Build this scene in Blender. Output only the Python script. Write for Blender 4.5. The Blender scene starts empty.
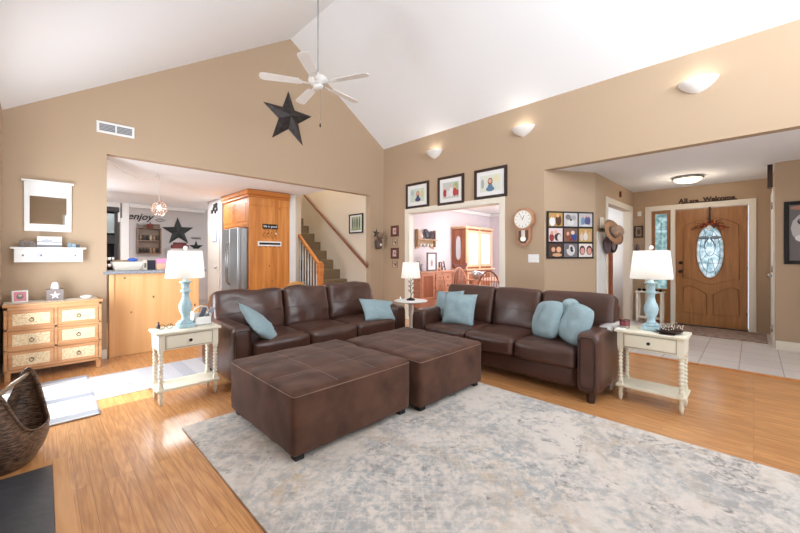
import bpy, bmesh, math, random
from mathutils import Vector, Matrix, noise
PI = math.pi
random.seed(7)
S = bpy.context.scene
C = S.collection

# ------------------------------------------------------------------ camera, world, sun, area lights, exposure
cd = bpy.data.cameras.new('camera'); cam = bpy.data.objects.new('camera', cd); C.objects.link(cam)
cd.sensor_width = 36; cd.lens = 355/800*36; cd.shift_y = -10.5/800; cd.clip_start = 0.02
cam.location = (0, 0, 1.22); cam.rotation_euler = (PI/2, 0, math.radians(-45.1))
S.camera = cam
W = bpy.data.worlds.new('sky'); S.world = W; W.use_nodes = True
bg = W.node_tree.nodes['Background']; bg.inputs[0].default_value = (0.80, 0.90, 1.0, 1); bg.inputs[1].default_value = 3.0
sd = bpy.data.lights.new('sun', 'SUN'); sd.energy = 8; sd.angle = math.radians(0.6); sd.color = (1, .95, .86)
sun = bpy.data.objects.new('sun', sd); C.objects.link(sun)
sun.rotation_euler = Vector((math.cos(math.radians(62)), 0, -math.sin(math.radians(62)))).to_track_quat('-Z', 'Y').to_euler()

def area(name, loc, d, w, h, power, col=(1, 1, 1), spread=180):
    l = bpy.data.lights.new(name, 'AREA'); l.shape = 'RECTANGLE'; l.size = w; l.size_y = h; l.energy = power; l.color = col
    l.spread = math.radians(spread)
    o = bpy.data.objects.new(name, l); C.objects.link(o); o.location = loc
    o.rotation_euler = Vector(d).to_track_quat('-Z', 'Y').to_euler(); return o
DAY = (.86, .93, 1)
area('rear_fill_light', (1.3, -1.86, 1.35), (0, 1, 0.1), 1.9, 1.9, 14, DAY)  # added light behind the viewer, at windows put in to brighten the room
area('rear_fill_light', (3.7, -1.86, 1.35), (0, 1, 0.1), 1.9, 1.9, 14, DAY)  # second added light at the rear wall
area('high_rear_fill_light', (2.6, -1.86, 3.3), (0, 1, 0.6), 2.4, 1.2, 290, DAY)  # added high fill, tilted up to brighten the ceiling
area('left_fill_light', (-.42, -1.0, 1.5), (1, .35, 0.2), 1.3, 1.6, 60, DAY)  # added light from the left; the wall has no window here
area('daylight_patio_door', (-.42, 4.2, 1.2), (1, -0.1, 0.3), 0.95, 1.7, 120, DAY)
area('kitchen_side_fill', (-.5, 8.0, 1.5), (1, 0, 0), 1.6, 1.3, 65, (.95, .97, 1))  # added light hidden behind the gable wall, brightens the kitchen
area('kitchen_top_fill', (1.9, 8.0, 2.42), (0, 0, -1), 1.0, 1.0, 60, (.95, .97, 1))  # added overhead fill for the kitchen, not a modelled fixture
area('dining_side_fill', (7.5, 2.72, 1.5), (0, 1, 0), 2.0, 1.5, 68, (.92, .95, 1))  # added light out of view, brightens the hutch front
area('dining_top_fill', (7.0, 4.2, 2.42), (0, 0, -1), .6, .6, 35, (1, .97, .94))  # added overhead fill for the dining room
area('stairwell_top_fill', (4.2, 7.0, 4.7), (0, 0, -1), .6, 1.8, 55, (1, .95, .88))  # added light at the top of the stairwell, no opening there
area('daylight_study_window', (7.6, 2.44, 1.5), (-.3, -1, 0), 1.2, 1.3, 24, (.9, .95, 1))
S.view_settings.view_transform = 'Standard'; S.view_settings.look = 'None'
S.view_settings.exposure = -0.35; S.view_settings.gamma = 1; S.view_settings.use_curve_mapping = False

# ------------------------------------------------------------------ materials
def lin(c):
    return tuple(((v/255)/12.92 if v/255 <= .04045 else ((v/255+.055)/1.055)**2.4) for v in c)
_m = {}
def nodes(name):
    m = bpy.data.materials.new(name); m.use_nodes = True
    nt = m.node_tree; b = nt.nodes['Principled BSDF']; return m, nt, b
def noise_bump(nt, b, scale, strength, dist=.01, detail=4, vec=None):
    n = nt.nodes.new('ShaderNodeTexNoise'); n.inputs['Scale'].default_value = scale; n.inputs['Detail'].default_value = detail
    bp = nt.nodes.new('ShaderNodeBump'); bp.inputs['Strength'].default_value = strength; bp.inputs['Distance'].default_value = dist
    tc = nt.nodes.new('ShaderNodeTexCoord')
    nt.links.new(vec or tc.outputs['Object'], n.inputs['Vector'])
    nt.links.new(n.outputs['Fac'], bp.inputs['Height']); nt.links.new(bp.outputs['Normal'], b.inputs['Normal'])
    return n, bp
def flat(name, c, rough=.6, metal=0, bump=None, spec=.5, var=0, vs=6, coat=0):
    if name in _m: return _m[name]
    m, nt, b = nodes(name)
    L = lin(c); b.inputs['Base Color'].default_value = (*L, 1)
    b.inputs['Roughness'].default_value = rough; b.inputs['Metallic'].default_value = metal
    b.inputs['Specular IOR Level'].default_value = spec; b.inputs['Coat Weight'].default_value = coat
    if var:
        tc = nt.nodes.new('ShaderNodeTexCoord'); n = nt.nodes.new('ShaderNodeTexNoise'); n.inputs['Scale'].default_value = vs
        n.inputs['Detail'].default_value = 5
        r = nt.nodes.new('ShaderNodeValToRGB'); nt.links.new(tc.outputs['Object'], n.inputs['Vector']); nt.links.new(n.outputs['Fac'], r.inputs[0])
        r.color_ramp.elements[0].position = .3; r.color_ramp.elements[1].position = .7
        r.color_ramp.elements[0].color = (*[v*(1-var) for v in L], 1); r.color_ramp.elements[1].color = (*[min(1, v*(1+var)) for v in L], 1)
        nt.links.new(r.outputs[0], b.inputs['Base Color'])
    if bump: noise_bump(nt, b, bump[0], bump[1], bump[2] if len(bump) > 2 else .01)
    _m[name] = m; return m
def col(c, rough=.6):
    return flat('paint_%d_%d_%d' % tuple(c), c, rough)
def emis(name, c, s):
    if name in _m: return _m[name]
    m, nt, b = nodes(name); b.inputs['Base Color'].default_value = (*lin(c), 1)
    b.inputs['Emission Color'].default_value = (*lin(c), 1); b.inputs['Emission Strength'].default_value = s
    _m[name] = m; return m
def wood(name, c1, c2, axis=2, scale=3., rough=.4, knots=False, plank=None, coat=0.1):
    """grain running along axis; optional knots and board joints (plank = (axis across, width))"""
    if name in _m: return _m[name]
    m, nt, b = nodes(name); N = nt.nodes; K = nt.links
    tc = N.new('ShaderNodeTexCoord'); mp = N.new('ShaderNodeMapping'); K.new(tc.outputs['Object'], mp.inputs['Vector'])
    sc = [scale*6]*3; sc[axis] = scale*.45; mp.inputs['Scale'].default_value = sc
    n = N.new('ShaderNodeTexNoise'); n.inputs['Scale'].default_value = 1; n.inputs['Detail'].default_value = 6; n.inputs['Distortion'].default_value = .8
    K.new(mp.outputs[0], n.inputs['Vector'])
    r = N.new('ShaderNodeValToRGB'); r.color_ramp.elements[0].position = .32; r.color_ramp.elements[1].position = .68
    r.color_ramp.elements[0].color = (*lin(c1), 1); r.color_ramp.elements[1].color = (*lin(c2), 1)
    K.new(n.outputs['Fac'], r.inputs[0]); out = r.outputs[0]
    if knots:
        mk = N.new('ShaderNodeMapping'); s2 = [5.5]*3; s2[axis] = 3.8; mk.inputs['Scale'].default_value = s2; K.new(tc.outputs['Object'], mk.inputs['Vector'])
        v = N.new('ShaderNodeTexVoronoi'); v.inputs['Scale'].default_value = 1; K.new(mk.outputs[0], v.inputs['Vector'])
        r2 = N.new('ShaderNodeValToRGB'); r2.color_ramp.elements[0].position = .04; r2.color_ramp.elements[1].position = .085
        r2.color_ramp.elements[0].color = (1, 1, 1, 1); r2.color_ramp.elements[1].color = (0, 0, 0, 1); K.new(v.outputs['Distance'], r2.inputs[0])
        mx = N.new('ShaderNodeMixRGB'); K.new(r2.outputs[0], mx.inputs[0]); K.new(out, mx.inputs[1]); mx.inputs[2].default_value = (*lin((110, 62, 28)), 1)
        out = mx.outputs[0]
    if plank:
        sx = N.new('ShaderNodeSeparateXYZ'); K.new(tc.outputs['Object'], sx.inputs[0])
        md = N.new('ShaderNodeMath'); md.operation = 'PINGPONG'; md.inputs[1].default_value = plank[1]/2; K.new(sx.outputs[plank[0]], md.inputs[0])
        lt = N.new('ShaderNodeMath'); lt.operation = 'LESS_THAN'; lt.inputs[1].default_value = .0022; K.new(md.outputs[0], lt.inputs[0])
        mx = N.new('ShaderNodeMixRGB'); mx.blend_type = 'MULTIPLY'; mu = N.new('ShaderNodeMath'); mu.operation = 'MULTIPLY'; mu.inputs[1].default_value = .45
        K.new(lt.outputs[0], mu.inputs[0]); K.new(mu.outputs[0], mx.inputs[0]); K.new(out, mx.inputs[1]); mx.inputs[2].default_value = (.35, .2, .1, 1); out = mx.outputs[0]
    K.new(out, b.inputs['Base Color']); b.inputs['Roughness'].default_value = rough; b.inputs['Coat Weight'].default_value = coat
    _m[name] = m; return m

def floor_mat():
    m, nt, b = nodes('oak_strip_floor'); N = nt.nodes; K = nt.links
    tc = N.new('ShaderNodeTexCoord'); mp = N.new('ShaderNodeMapping'); mp.inputs['Rotation'].default_value = (0, 0, PI/2); K.new(tc.outputs['Object'], mp.inputs['Vector'])
    br = N.new('ShaderNodeTexBrick'); br.offset = .37; br.offset_frequency = 3
    for k, v in (('Scale', 1), ('Mortar Size', .0007), ('Mortar Smooth', .2), ('Brick Width', 1.25), ('Row Height', .06), ('Bias', 0)): br.inputs[k].default_value = v
    br.inputs['Color1'].default_value = (0, 0, 0, 1); br.inputs['Color2'].default_value = (1, 1, 1, 1); br.inputs['Mortar'].default_value = (.5, .5, .5, 1)
    K.new(mp.outputs[0], br.inputs['Vector'])
    # grain
    add = N.new('ShaderNodeMixRGB'); add.blend_type = 'ADD'; add.inputs[0].default_value = 1
    mg = N.new('ShaderNodeMapping'); mg.inputs['Scale'].default_value = (20, 1.9, 1); K.new(tc.outputs['Object'], mg.inputs['Vector'])
    ml = N.new('ShaderNodeMixRGB'); ml.blend_type = 'MULTIPLY'; ml.inputs[0].default_value = 1; K.new(br.outputs['Color'], ml.inputs[1]); ml.inputs[2].default_value = (7, 7, 7, 1)
    K.new(mg.outputs[0], add.inputs[1]); K.new(ml.outputs[0], add.inputs[2])
    n0 = N.new('ShaderNodeTexNoise'); n0.inputs['Scale'].default_value = .7; n0.inputs['Detail'].default_value = 2; K.new(add.outputs[0], n0.inputs['Vector'])
    w = N.new('ShaderNodeMath'); w.operation = 'MULTIPLY'; w.inputs[1].default_value = 46; K.new(n0.outputs['Fac'], w.inputs[0])
    sn = N.new('ShaderNodeMath'); sn.operation = 'SINE'; K.new(w.outputs[0], sn.inputs[0])
    n1 = N.new('ShaderNodeTexNoise'); n1.inputs['Scale'].default_value = 9; n1.inputs['Detail'].default_value = 6
    m1 = N.new('ShaderNodeMapping'); m1.inputs['Scale'].default_value = (9, .5, 1); K.new(tc.outputs['Object'], m1.inputs['Vector']); K.new(m1.outputs[0], n1.inputs['Vector'])
    g = N.new('ShaderNodeMath'); g.operation = 'MULTIPLY_ADD'; g.inputs[1].default_value = .11; K.new(sn.outputs[0], g.inputs[0]); K.new(n1.outputs['Fac'], g.inputs[2])
    r = N.new('ShaderNodeValToRGB'); e = r.color_ramp.elements; e[0].position = .25; e[1].position = .72
    e[0].color = (*lin((186, 128, 78)), 1); e[1].color = (*lin((218, 162, 108)), 1); K.new(g.outputs[0], r.inputs[0])
    hv = N.new('ShaderNodeValToRGB'); hv.color_ramp.elements[0].color = (.87, .84, .80, 1); hv.color_ramp.elements[1].color = (1.06, 1.04, 1.0, 1); K.new(br.outputs['Color'], hv.inputs[0])
    mu = N.new('ShaderNodeMixRGB'); mu.blend_type = 'MULTIPLY'; mu.inputs[0].default_value = 1; K.new(r.outputs[0], mu.inputs[1]); K.new(hv.outputs[0], mu.inputs[2])
    mo = N.new('ShaderNodeMixRGB'); mo.inputs[2].default_value = (*lin((104, 60, 28)), 1); K.new(br.outputs['Fac'], mo.inputs[0]); K.new(mu.outputs[0], mo.inputs[1])
    K.new(mo.outputs[0], b.inputs['Base Color']); b.inputs['Roughness'].default_value = .30; b.inputs['Coat Weight'].default_value = .35; b.inputs['Coat Roughness'].default_value = .13
    bp = N.new('ShaderNodeBump'); bp.inputs['Strength'].default_value = .12; bp.inputs['Distance'].default_value = .004
    n2 = N.new('ShaderNodeTexNoise'); n2.inputs['Scale'].default_value = 5; m2 = N.new('ShaderNodeMapping'); m2.inputs['Scale'].default_value = (4, .6, 1)
    K.new(tc.outputs['Object'], m2.inputs['Vector']); K.new(m2.outputs[0], n2.inputs['Vector']); K.new(n2.outputs['Fac'], bp.inputs['Height'])
    K.new(bp.outputs[0], b.inputs['Normal']); K.new(bp.outputs[0], b.inputs['Coat Normal'])
    return m

def tile_mat():
    m, nt, b = nodes('foyer_tile'); N = nt.nodes; K = nt.links
    tc = N.new('ShaderNodeTexCoord'); mp = N.new('ShaderNodeMapping'); mp.inputs['Location'].default_value = (-.24+.0, .22, 0); K.new(tc.outputs['Object'], mp.inputs['Vector'])
    br = N.new('ShaderNodeTexBrick'); br.offset = 0
    for k, v in (('Scale', 1), ('Mortar Size', .005), ('Brick Width', .335), ('Row Height', .335)): br.inputs[k].default_value = v
    br.inputs['Color1'].default_value = (*lin((226, 218, 212)), 1); br.inputs['Color2'].default_value = (*lin((216, 208, 203)), 1); br.inputs['Mortar'].default_value = (*lin((170, 160, 152)), 1)
    K.new(mp.outputs[0], br.inputs['Vector']); K.new(br.outputs[0], b.inputs['Base Color']); b.inputs['Roughness'].default_value = .3
    return m

def rug_mat():
    m, nt, b = nodes('distressed_rug'); N = nt.nodes; K = nt.links
    tc = N.new('ShaderNodeTexCoord')
    def nz(s, d=8, dist=.6, off=0, rough=.65):
        mp = N.new('ShaderNodeMapping'); mp.inputs['Location'].default_value = (off, off*1.3, off); K.new(tc.outputs['Object'], mp.inputs['Vector'])
        n = N.new('ShaderNodeTexNoise'); n.inputs['Scale'].default_value = s; n.inputs['Detail'].default_value = d; n.inputs['Distortion'].default_value = dist; n.inputs['Roughness'].default_value = rough
        K.new(mp.outputs[0], n.inputs['Vector']); return n.outputs['Fac']
    def ramp(f, a, c):
        r = N.new('ShaderNodeValToRGB'); r.color_ramp.elements[0].position = a; r.color_ramp.elements[1].position = c; K.new(f, r.inputs[0]); return r.outputs[0]
    def mix(f, a, c):
        x = N.new('ShaderNodeMixRGB'); K.new(f, x.inputs[0]) if not isinstance(f, float) else None
        K.new(a, x.inputs[1]); x.inputs[2].default_value = (*lin(c), 1); return x.outputs[0]
    def mul(a, c):
        x = N.new('ShaderNodeMixRGB'); x.blend_type = 'MULTIPLY'; x.inputs[0].default_value = 1; K.new(a, x.inputs[1]); K.new(c, x.inputs[2]); return x.outputs[0]
    base = N.new('ShaderNodeRGB'); base.outputs[0].default_value = (*lin((218, 209, 200)), 1); o = base.outputs[0]
    o = mix(mul(ramp(nz(2.2, 9, 1.2), .46, .56), ramp(nz(16, 5, .4, 3), .4, .6)), o, (172, 168, 165))
    o = mix(mul(ramp(nz(1.1, 7, 1.0, 5), .5, .62), ramp(nz(22, 5, .4, 9), .42, .6)), o, (170, 172, 172))
    o = mix(mul(ramp(nz(1.3, 7, 1.0, 11), .52, .66), ramp(nz(19, 5, .4, 13), .42, .6)), o, (196, 178, 156))
    o = mix(mul(ramp(nz(3.5, 9, 1.5, 21), .54, .62), ramp(nz(30, 4, .4, 17), .45, .6)), o, (146, 141, 138))
    # faint lattice
    mp = N.new('ShaderNodeMapping'); mp.inputs['Rotation'].default_value = (0, 0, PI/4); K.new(tc.outputs['Object'], mp.inputs['Vector'])
    v = N.new('ShaderNodeTexBrick'); v.offset = 0
    for k, q in (('Scale', 1), ('Mortar Size', .006), ('Brick Width', .06), ('Row Height', .06), ('Mortar Smooth', .5)): v.inputs[k].default_value = q
    K.new(mp.outputs[0], v.inputs['Vector'])
    la = N.new('ShaderNodeMath'); la.operation = 'MULTIPLY'; K.new(v.outputs['Fac'], la.inputs[0]); K.new(ramp(nz(1.5, 3, 0, 31), .45, .6), la.inputs[1])
    lb = N.new('ShaderNodeMath'); lb.operation = 'MULTIPLY'; lb.inputs[1].default_value = .22; K.new(la.outputs[0], lb.inputs[0])
    o = mix(lb.outputs[0], o, (232, 228, 222))
    K.new(o, b.inputs['Base Color']); b.inputs['Roughness'].default_value = .95; b.inputs['Specular IOR Level'].default_value = .1
    noise_bump(nt, b, 90, .5, .006)
    return m
def stripe_mat(name, cols, axis, period, sc=60):
    m, nt, b = nodes(name); N = nt.nodes; K = nt.links
    tc = N.new('ShaderNodeTexCoord'); sx = N.new('ShaderNodeSeparateXYZ'); K.new(tc.outputs['Object'], sx.inputs[0])
    md = N.new('ShaderNodeMath'); md.operation = 'PINGPONG'; md.inputs[1].default_value = period; K.new(sx.outputs[axis], md.inputs[0])
    dv = N.new('ShaderNodeMath'); dv.operation = 'DIVIDE'; dv.inputs[1].default_value = period; K.new(md.outputs[0], dv.inputs[0])
    r = N.new('ShaderNodeValToRGB'); r.color_ramp.interpolation = 'CONSTANT'
    for i, (p, c) in enumerate(cols):
        e = r.color_ramp.elements[i] if i < 2 else r.color_ramp.elements.new(p)
        e.position = p; e.color = (*lin(c), 1)
    K.new(dv.outputs[0], r.inputs[0]); K.new(r.outputs[0], b.inputs['Base Color']); b.inputs['Roughness'].default_value = .95; b.inputs['Specular IOR Level'].default_value = .1
    noise_bump(nt, b, sc, .6, .008); return m
def weave_mat():
    m, nt, b = nodes('wicker'); N = nt.nodes; K = nt.links
    tc = N.new('ShaderNodeTexCoord'); n = N.new('ShaderNodeTexNoise'); mp = N.new('ShaderNodeMapping'); mp.inputs['Scale'].default_value = (20, 20, 90)
    K.new(tc.outputs['Object'], mp.inputs['Vector']); K.new(mp.outputs[0], n.inputs['Vector']); n.inputs['Scale'].default_value = 1.5; n.inputs['Detail'].default_value = 3
    r = N.new('ShaderNodeValToRGB'); r.color_ramp.elements[0].position = .35; r.color_ramp.elements[1].position = .68
    r.color_ramp.elements[0].color = (*lin((44, 28, 22)), 1); r.color_ramp.elements[1].color = (*lin((132, 102, 80)), 1)
    K.new(n.outputs['Fac'], r.inputs[0]); K.new(r.outputs[0], b.inputs['Base Color']); b.inputs['Roughness'].default_value = .35
    bp = N.new('ShaderNodeBump'); bp.inputs['Distance'].default_value = .01; K.new(n.outputs['Fac'], bp.inputs['Height']); K.new(bp.outputs[0], b.inputs['Normal'])
    return m
def cane_mat():
    m, nt, b = nodes('woven_cane'); N = nt.nodes; K = nt.links
    tc = N.new('ShaderNodeTexCoord'); ck = N.new('ShaderNodeTexNoise'); ck.inputs['Scale'].default_value = 70; ck.inputs['Detail'].default_value = 2
    K.new(tc.outputs['Object'], ck.inputs['Vector']); r = N.new('ShaderNodeValToRGB'); r.color_ramp.elements[0].position = .35; r.color_ramp.elements[1].position = .6
    r.color_ramp.elements[0].color = (*lin((214, 184, 138)), 1); r.color_ramp.elements[1].color = (*lin((238, 220, 186)), 1)
    K.new(ck.outputs['Fac'], r.inputs[0]); K.new(r.outputs[0], b.inputs['Base Color']); b.inputs['Roughness'].default_value = .7; return m
def shade_mat():
    m, nt, b = nodes('linen_shade'); N = nt.nodes; K = nt.links
    d = N.new('ShaderNodeBsdfDiffuse'); d.inputs[0].default_value = (.88, .86, .82, 1); t = N.new('ShaderNodeBsdfTranslucent'); t.inputs[0].default_value = (.92, .92, .90, 1)
    x = N.new('ShaderNodeMixShader'); x.inputs[0].default_value = .4; K.new(d.outputs[0], x.inputs[1]); K.new(t.outputs[0], x.inputs[2])
    K.new(x.outputs[0], N['Material Output'].inputs[0]); return m
def lead_glass(name, c1, c2):
    m, nt, b = nodes(name); N = nt.nodes; K = nt.links
    tc = N.new('ShaderNodeTexCoord'); n = N.new('ShaderNodeTexNoise'); n.inputs['Scale'].default_value = 14; K.new(tc.outputs['Object'], n.inputs['Vector'])
    r = N.new('ShaderNodeValToRGB'); r.color_ramp.elements[0].position = .35; r.color_ramp.elements[1].position = .65
    r.color_ramp.elements[0].color = (*lin(c1), 1); r.color_ramp.elements[1].color = (*lin(c2), 1); K.new(n.outputs['Fac'], r.inputs[0])
    t = N.new('ShaderNodeBsdfTranslucent'); g = N.new('ShaderNodeBsdfGlossy'); g.inputs['Roughness'].default_value = .15; K.new(r.outputs[0], t.inputs[0])
    x = N.new('ShaderNodeMixShader'); x.inputs[0].default_value = .12; K.new(t.outputs[0], x.inputs[1]); K.new(g.outputs[0], x.inputs[2]); K.new(x.outputs[0], N['Material Output'].inputs[0])
    return m
def clear_glass(name, c, alpha=.25, rough=.05):
    m, nt, b = nodes(name); b.inputs['Base Color'].default_value = (*lin(c), 1); b.inputs['Alpha'].default_value = alpha; b.inputs['Roughness'].default_value = rough; return m
def leather_mat(name, c, rough=.33):
    m, nt, b = nodes(name); N = nt.nodes; K = nt.links
    b.inputs['Roughness'].default_value = rough; b.inputs['Coat Weight'].default_value = .12; b.inputs['Coat Roughness'].default_value = .3
    tc = N.new('ShaderNodeTexCoord'); n = N.new('ShaderNodeTexNoise'); n.inputs['Scale'].default_value = 3.5; n.inputs['Detail'].default_value = 4; K.new(tc.outputs['Object'], n.inputs['Vector'])
    r = N.new('ShaderNodeValToRGB'); L = lin(c); r.color_ramp.elements[0].position = .3; r.color_ramp.elements[1].position = .7
    r.color_ramp.elements[0].color = (*[v*.8 for v in L], 1); r.color_ramp.elements[1].color = (*[v*1.25 for v in L], 1); K.new(n.outputs['Fac'], r.inputs[0]); K.new(r.outputs[0], b.inputs['Base Color'])
    v = N.new('ShaderNodeTexNoise'); v.inputs['Scale'].default_value = 130; K.new(tc.outputs['Object'], v.inputs['Vector'])
    bp = N.new('ShaderNodeBump'); bp.inputs['Strength'].default_value = .15; bp.inputs['Distance'].default_value = .003; K.new(v.outputs['Fac'], bp.inputs['Height'])
    b2 = N.new('ShaderNodeBump'); b2.inputs['Strength'].default_value = .35; b2.inputs['Distance'].default_value = .03; K.new(n.outputs['Fac'], b2.inputs['Height']); K.new(bp.outputs[0], b2.inputs['Normal'])
    K.new(b2.outputs[0], b.inputs['Normal']); return m

WALL = flat('tan_wall_paint', (187, 163, 137), .75, bump=(180, .06, .002), spec=.25)
CEIL = flat('white_ceiling_paint', (246, 249, 252), .9, bump=(120, .1, .003), spec=.1)
GREY = flat('grey_kitchen_paint', (196, 190, 188), .8)
LILAC = flat('lilac_dining_paint', (222, 212, 216), .8)
CREAMW = flat('cream_stair_paint', (226, 214, 196), .8)
TRIM = flat('cream_trim_paint', (236, 229, 214), .4)
WHITE = flat('white_paint', (240, 240, 238), .4)
FLOOR = floor_mat(); TILE = tile_mat()
LEATH = leather_mat('brown_leather', (76, 49, 40))
LEATH2 = leather_mat('dark_piping_leather', (50, 32, 26))
SUEDE = flat('brown_suede', (84, 57, 45), .85, bump=(40, .2, .004), spec=.2, var=.4, vs=4.5)
SUEDE.node_tree.nodes['Principled BSDF'].inputs['Sheen Weight'].default_value = .08
SEAM = flat('tan_stitching', (128, 102, 88), .8)
BLUEF = flat('blue_fabric', (150, 171, 177), .95, bump=(160, .5, .003), spec=.1, var=.06, vs=30)
BLUEP = flat('pale_blue_fabric', (172, 194, 200), .95, bump=(160, .5, .003), spec=.1, var=.06, vs=30)
BLACK = flat('black_metal', (30, 28, 28), .45)
BLACKM = flat('matt_black', (22, 21, 21), .7)
DARKW = wood('dark_frame_wood', (38, 22, 16), (62, 38, 28), 0, 4, .35)
PINE = wood('knotty_pine', (196, 118, 46), (226, 152, 74), 2, 2.0, .38, knots=True, plank=(0, .17))
PINEX = wood('knotty_pine_light', (222, 158, 96), (240, 186, 128), 2, 1.6, .42, knots=True)
PINEH = wood('pine_trim', (190, 110, 44), (214, 138, 64), 0, 2.2, .4)
OAKD = wood('oak_door', (150, 100, 54), (174, 122, 72), 2, 3.2, .42)
OAKR = wood('red_oak', (150, 84, 54), (182, 112, 76), 2, 3, .4)
OAKRX = wood('red_oak_light', (206, 142, 112), (226, 168, 138), 0, 3, .35)
DRESS = wood('dresser_wood', (188, 132, 86), (212, 160, 112), 0, 3, .4)
CREAM = flat('aged_cream_paint', (232, 226, 206), .45, var=.03, vs=12)
BLUEPAINT = flat('weathered_blue_paint', (172, 200, 209), .5, var=.12, vs=25)
STEEL = flat('brushed_steel', (190, 196, 200), .28, metal=.85)
NICKEL = flat('nickel', (170, 168, 165), .25, metal=1)
CARPET = flat('stair_carpet', (122, 100, 74), .95, bump=(200, .5, .005), var=.1, vs=40)
SHADE = shade_mat(); WICK = weave_mat(); CANE = cane_mat()
MIRROR = flat('mirror_glass', (230, 232, 232), .02, metal=1)
PORC = flat('white_glazed_ceramic', (244, 243, 240), .15, coat=.3)

# ------------------------------------------------------------------ mesh helpers
class MB:
    def __init__(s): s.bm = bmesh.new(); s.mats = []
    def mi(s, m):
        if m not in s.mats: s.mats.append(m)
        return s.mats.index(m)
    def _fin(s, vs, M, mat, smooth):
        if M is not None: bmesh.ops.transform(s.bm, matrix=M, verts=vs)
        fs = {f for v in vs for f in v.link_faces}
        for f in fs: f.material_index = s.mi(mat); f.smooth = smooth
    def box(s, x0, x1, y0, y1, z0, z1, mat, bev=0, M=None):
        t = bmesh.new(); bmesh.ops.create_cube(t, size=1)
        bmesh.ops.transform(t, matrix=Matrix.Translation(((x0+x1)/2, (y0+y1)/2, (z0+z1)/2)) @ Matrix.Diagonal((abs(x1-x0), abs(y1-y0), abs(z1-z0), 1)), verts=t.verts)
        if bev: bmesh.ops.bevel(t, geom=list(t.edges), offset=bev, segments=2, profile=.5, affect='EDGES')
        s.add(t, mat, False, M); return s
    def add(s, t, mat, smooth, M=None):
        if M is not None: bmesh.ops.transform(t, matrix=M, verts=t.verts)
        i = s.mi(mat); mp = {}
        for v in t.verts: mp[v] = s.bm.verts.new(v.co)
        for f in t.faces:
            try: g = s.bm.faces.new([mp[v] for v in f.verts])
            except ValueError: continue
            g.material_index = i; g.smooth = smooth
        t.free()
    def rbox(s, cx, cy, cz, sx, sy, sz, r, mat, n=8, crown=(0, 0, 0), wr=0, ws=6, seed=0, M=None):
        """rounded box; crown swells the middles of its faces, wr adds wrinkles"""
        t = bmesh.new(); bmesh.ops.create_cube(t, size=2)
        bmesh.ops.subdivide_edges(t, edges=list(t.edges), cuts=n, use_grid_fill=True)
        h = Vector((sx/2, sy/2, sz/2))
        for v in t.verts:
            u = v.co.copy(); p = Vector()
            for k in range(3):
                # push grid lines toward the edges so that the rounding is smooth
                a = abs(u[k]); a = a**.75 if a < 1 else 1
                p[k] = math.copysign(a, u[k])*h[k]
            q = Vector([max(-(h[k]-r), min(h[k]-r, p[k])) for k in range(3)]); d = p-q
            if d.length > 1e-9: p = q+d.normalized()*min(r, d.length if max(abs(d[k]) for k in range(3)) < r-1e-9 else r)
            c = [1-min(1, abs(p[k]/h[k]))**2 for k in range(3)]
            p.x += math.copysign(crown[0]*c[1]*c[2], p.x); p.y += math.copysign(crown[1]*c[0]*c[2], p.y); p.z += math.copysign(crown[2]*c[0]*c[1], p.z)
            if wr:
                w = Vector((p.x*ws+seed, p.y*ws*1.3+seed*2, p.z*ws))
                p += d.normalized()*wr*noise.noise(w)*1.5 if d.length > 1e-9 else Vector()
                p += Vector((0, -1, 0))*wr*abs(noise.noise(w*1.7)) if p.y < 0 else Vector()
            v.co = p
        bmesh.ops.translate(t, verts=t.verts, vec=(cx, cy, cz)); s.add(t, mat, True, M); return s
    def lathe(s, prof, mat, cx=0, cy=0, cz=0, n=24, smooth=True, cap=True, M=None, sy=1, a0=0, a1=2*PI):
        t = bmesh.new(); rings = []; full = abs(a1-a0-2*PI) < 1e-6; cnt = n if full else n+1
        for r, z in prof:
            rings.append([t.verts.new((cx+max(r, 1e-4)*math.cos(a0+(a1-a0)*i/n), cy+sy*max(r, 1e-4)*math.sin(a0+(a1-a0)*i/n), cz+z)) for i in range(cnt)])
        for a, b in zip(rings, rings[1:]):
            for i in range(n):
                j = (i+1) % cnt; t.faces.new((a[i], a[j], b[j], b[i]))
        if cap and full:
            t.faces.new(rings[0][::-1]); t.faces.new(rings[-1])
        bmesh.ops.recalc_face_normals(t, faces=t.faces); s.add(t, mat, smooth, M); return s
    def tube(s, pts, r, mat, n=8, M=None, close=False):
        t = bmesh.new(); pts = [Vector(p) for p in pts]; rings = []; N = len(pts)
        for i, p in enumerate(pts):
            if close: d = pts[(i+1) % N]-pts[i-1]
            else: d = (pts[min(i+1, N-1)]-pts[max(i-1, 0)])
            d.normalize(); up = Vector((0, 0, 1)) if abs(d.z) < .95 else Vector((1, 0, 0))
            a = d.cross(up).normalized(); b = d.cross(a).normalized(); rr = r[i] if isinstance(r, (list, tuple)) else r
            rings.append([t.verts.new(p+rr*(a*math.cos(2*PI*k/n)+b*math.sin(2*PI*k/n))) for k in range(n)])
        seq = list(zip(rings, rings[1:]))+([(rings[-1], rings[0])] if close else [])
        for a, b in seq:
            for k in range(n): t.faces.new((a[k], a[(k+1) % n], b[(k+1) % n], b[k]))
        if not close: t.faces.new(rings[0][::-1]); t.faces.new(rings[-1])
        bmesh.ops.recalc_face_normals(t, faces=t.faces); s.add(t, mat, True, M); return s
    def prism(s, poly, y0, y1, mat, M=None, smooth=False, bev=0):
        """polygon in local XZ extruded along Y"""
        t = bmesh.new(); a = [t.verts.new((x, y0, z)) for x, z in poly]; b = [t.verts.new((x, y1, z)) for x, z in poly]
        t.faces.new(a); t.faces.new(b[::-1])
        for i in range(len(poly)):
            j = (i+1) % len(poly); t.faces.new((a[j], a[i], b[i], b[j]))
        bmesh.ops.recalc_face_normals(t, faces=t.faces)
        if bev: bmesh.ops.bevel(t, geom=list(t.edges), offset=bev, segments=2, profile=.5, affect='EDGES')
        s.add(t, mat, smooth, M); return s
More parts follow.
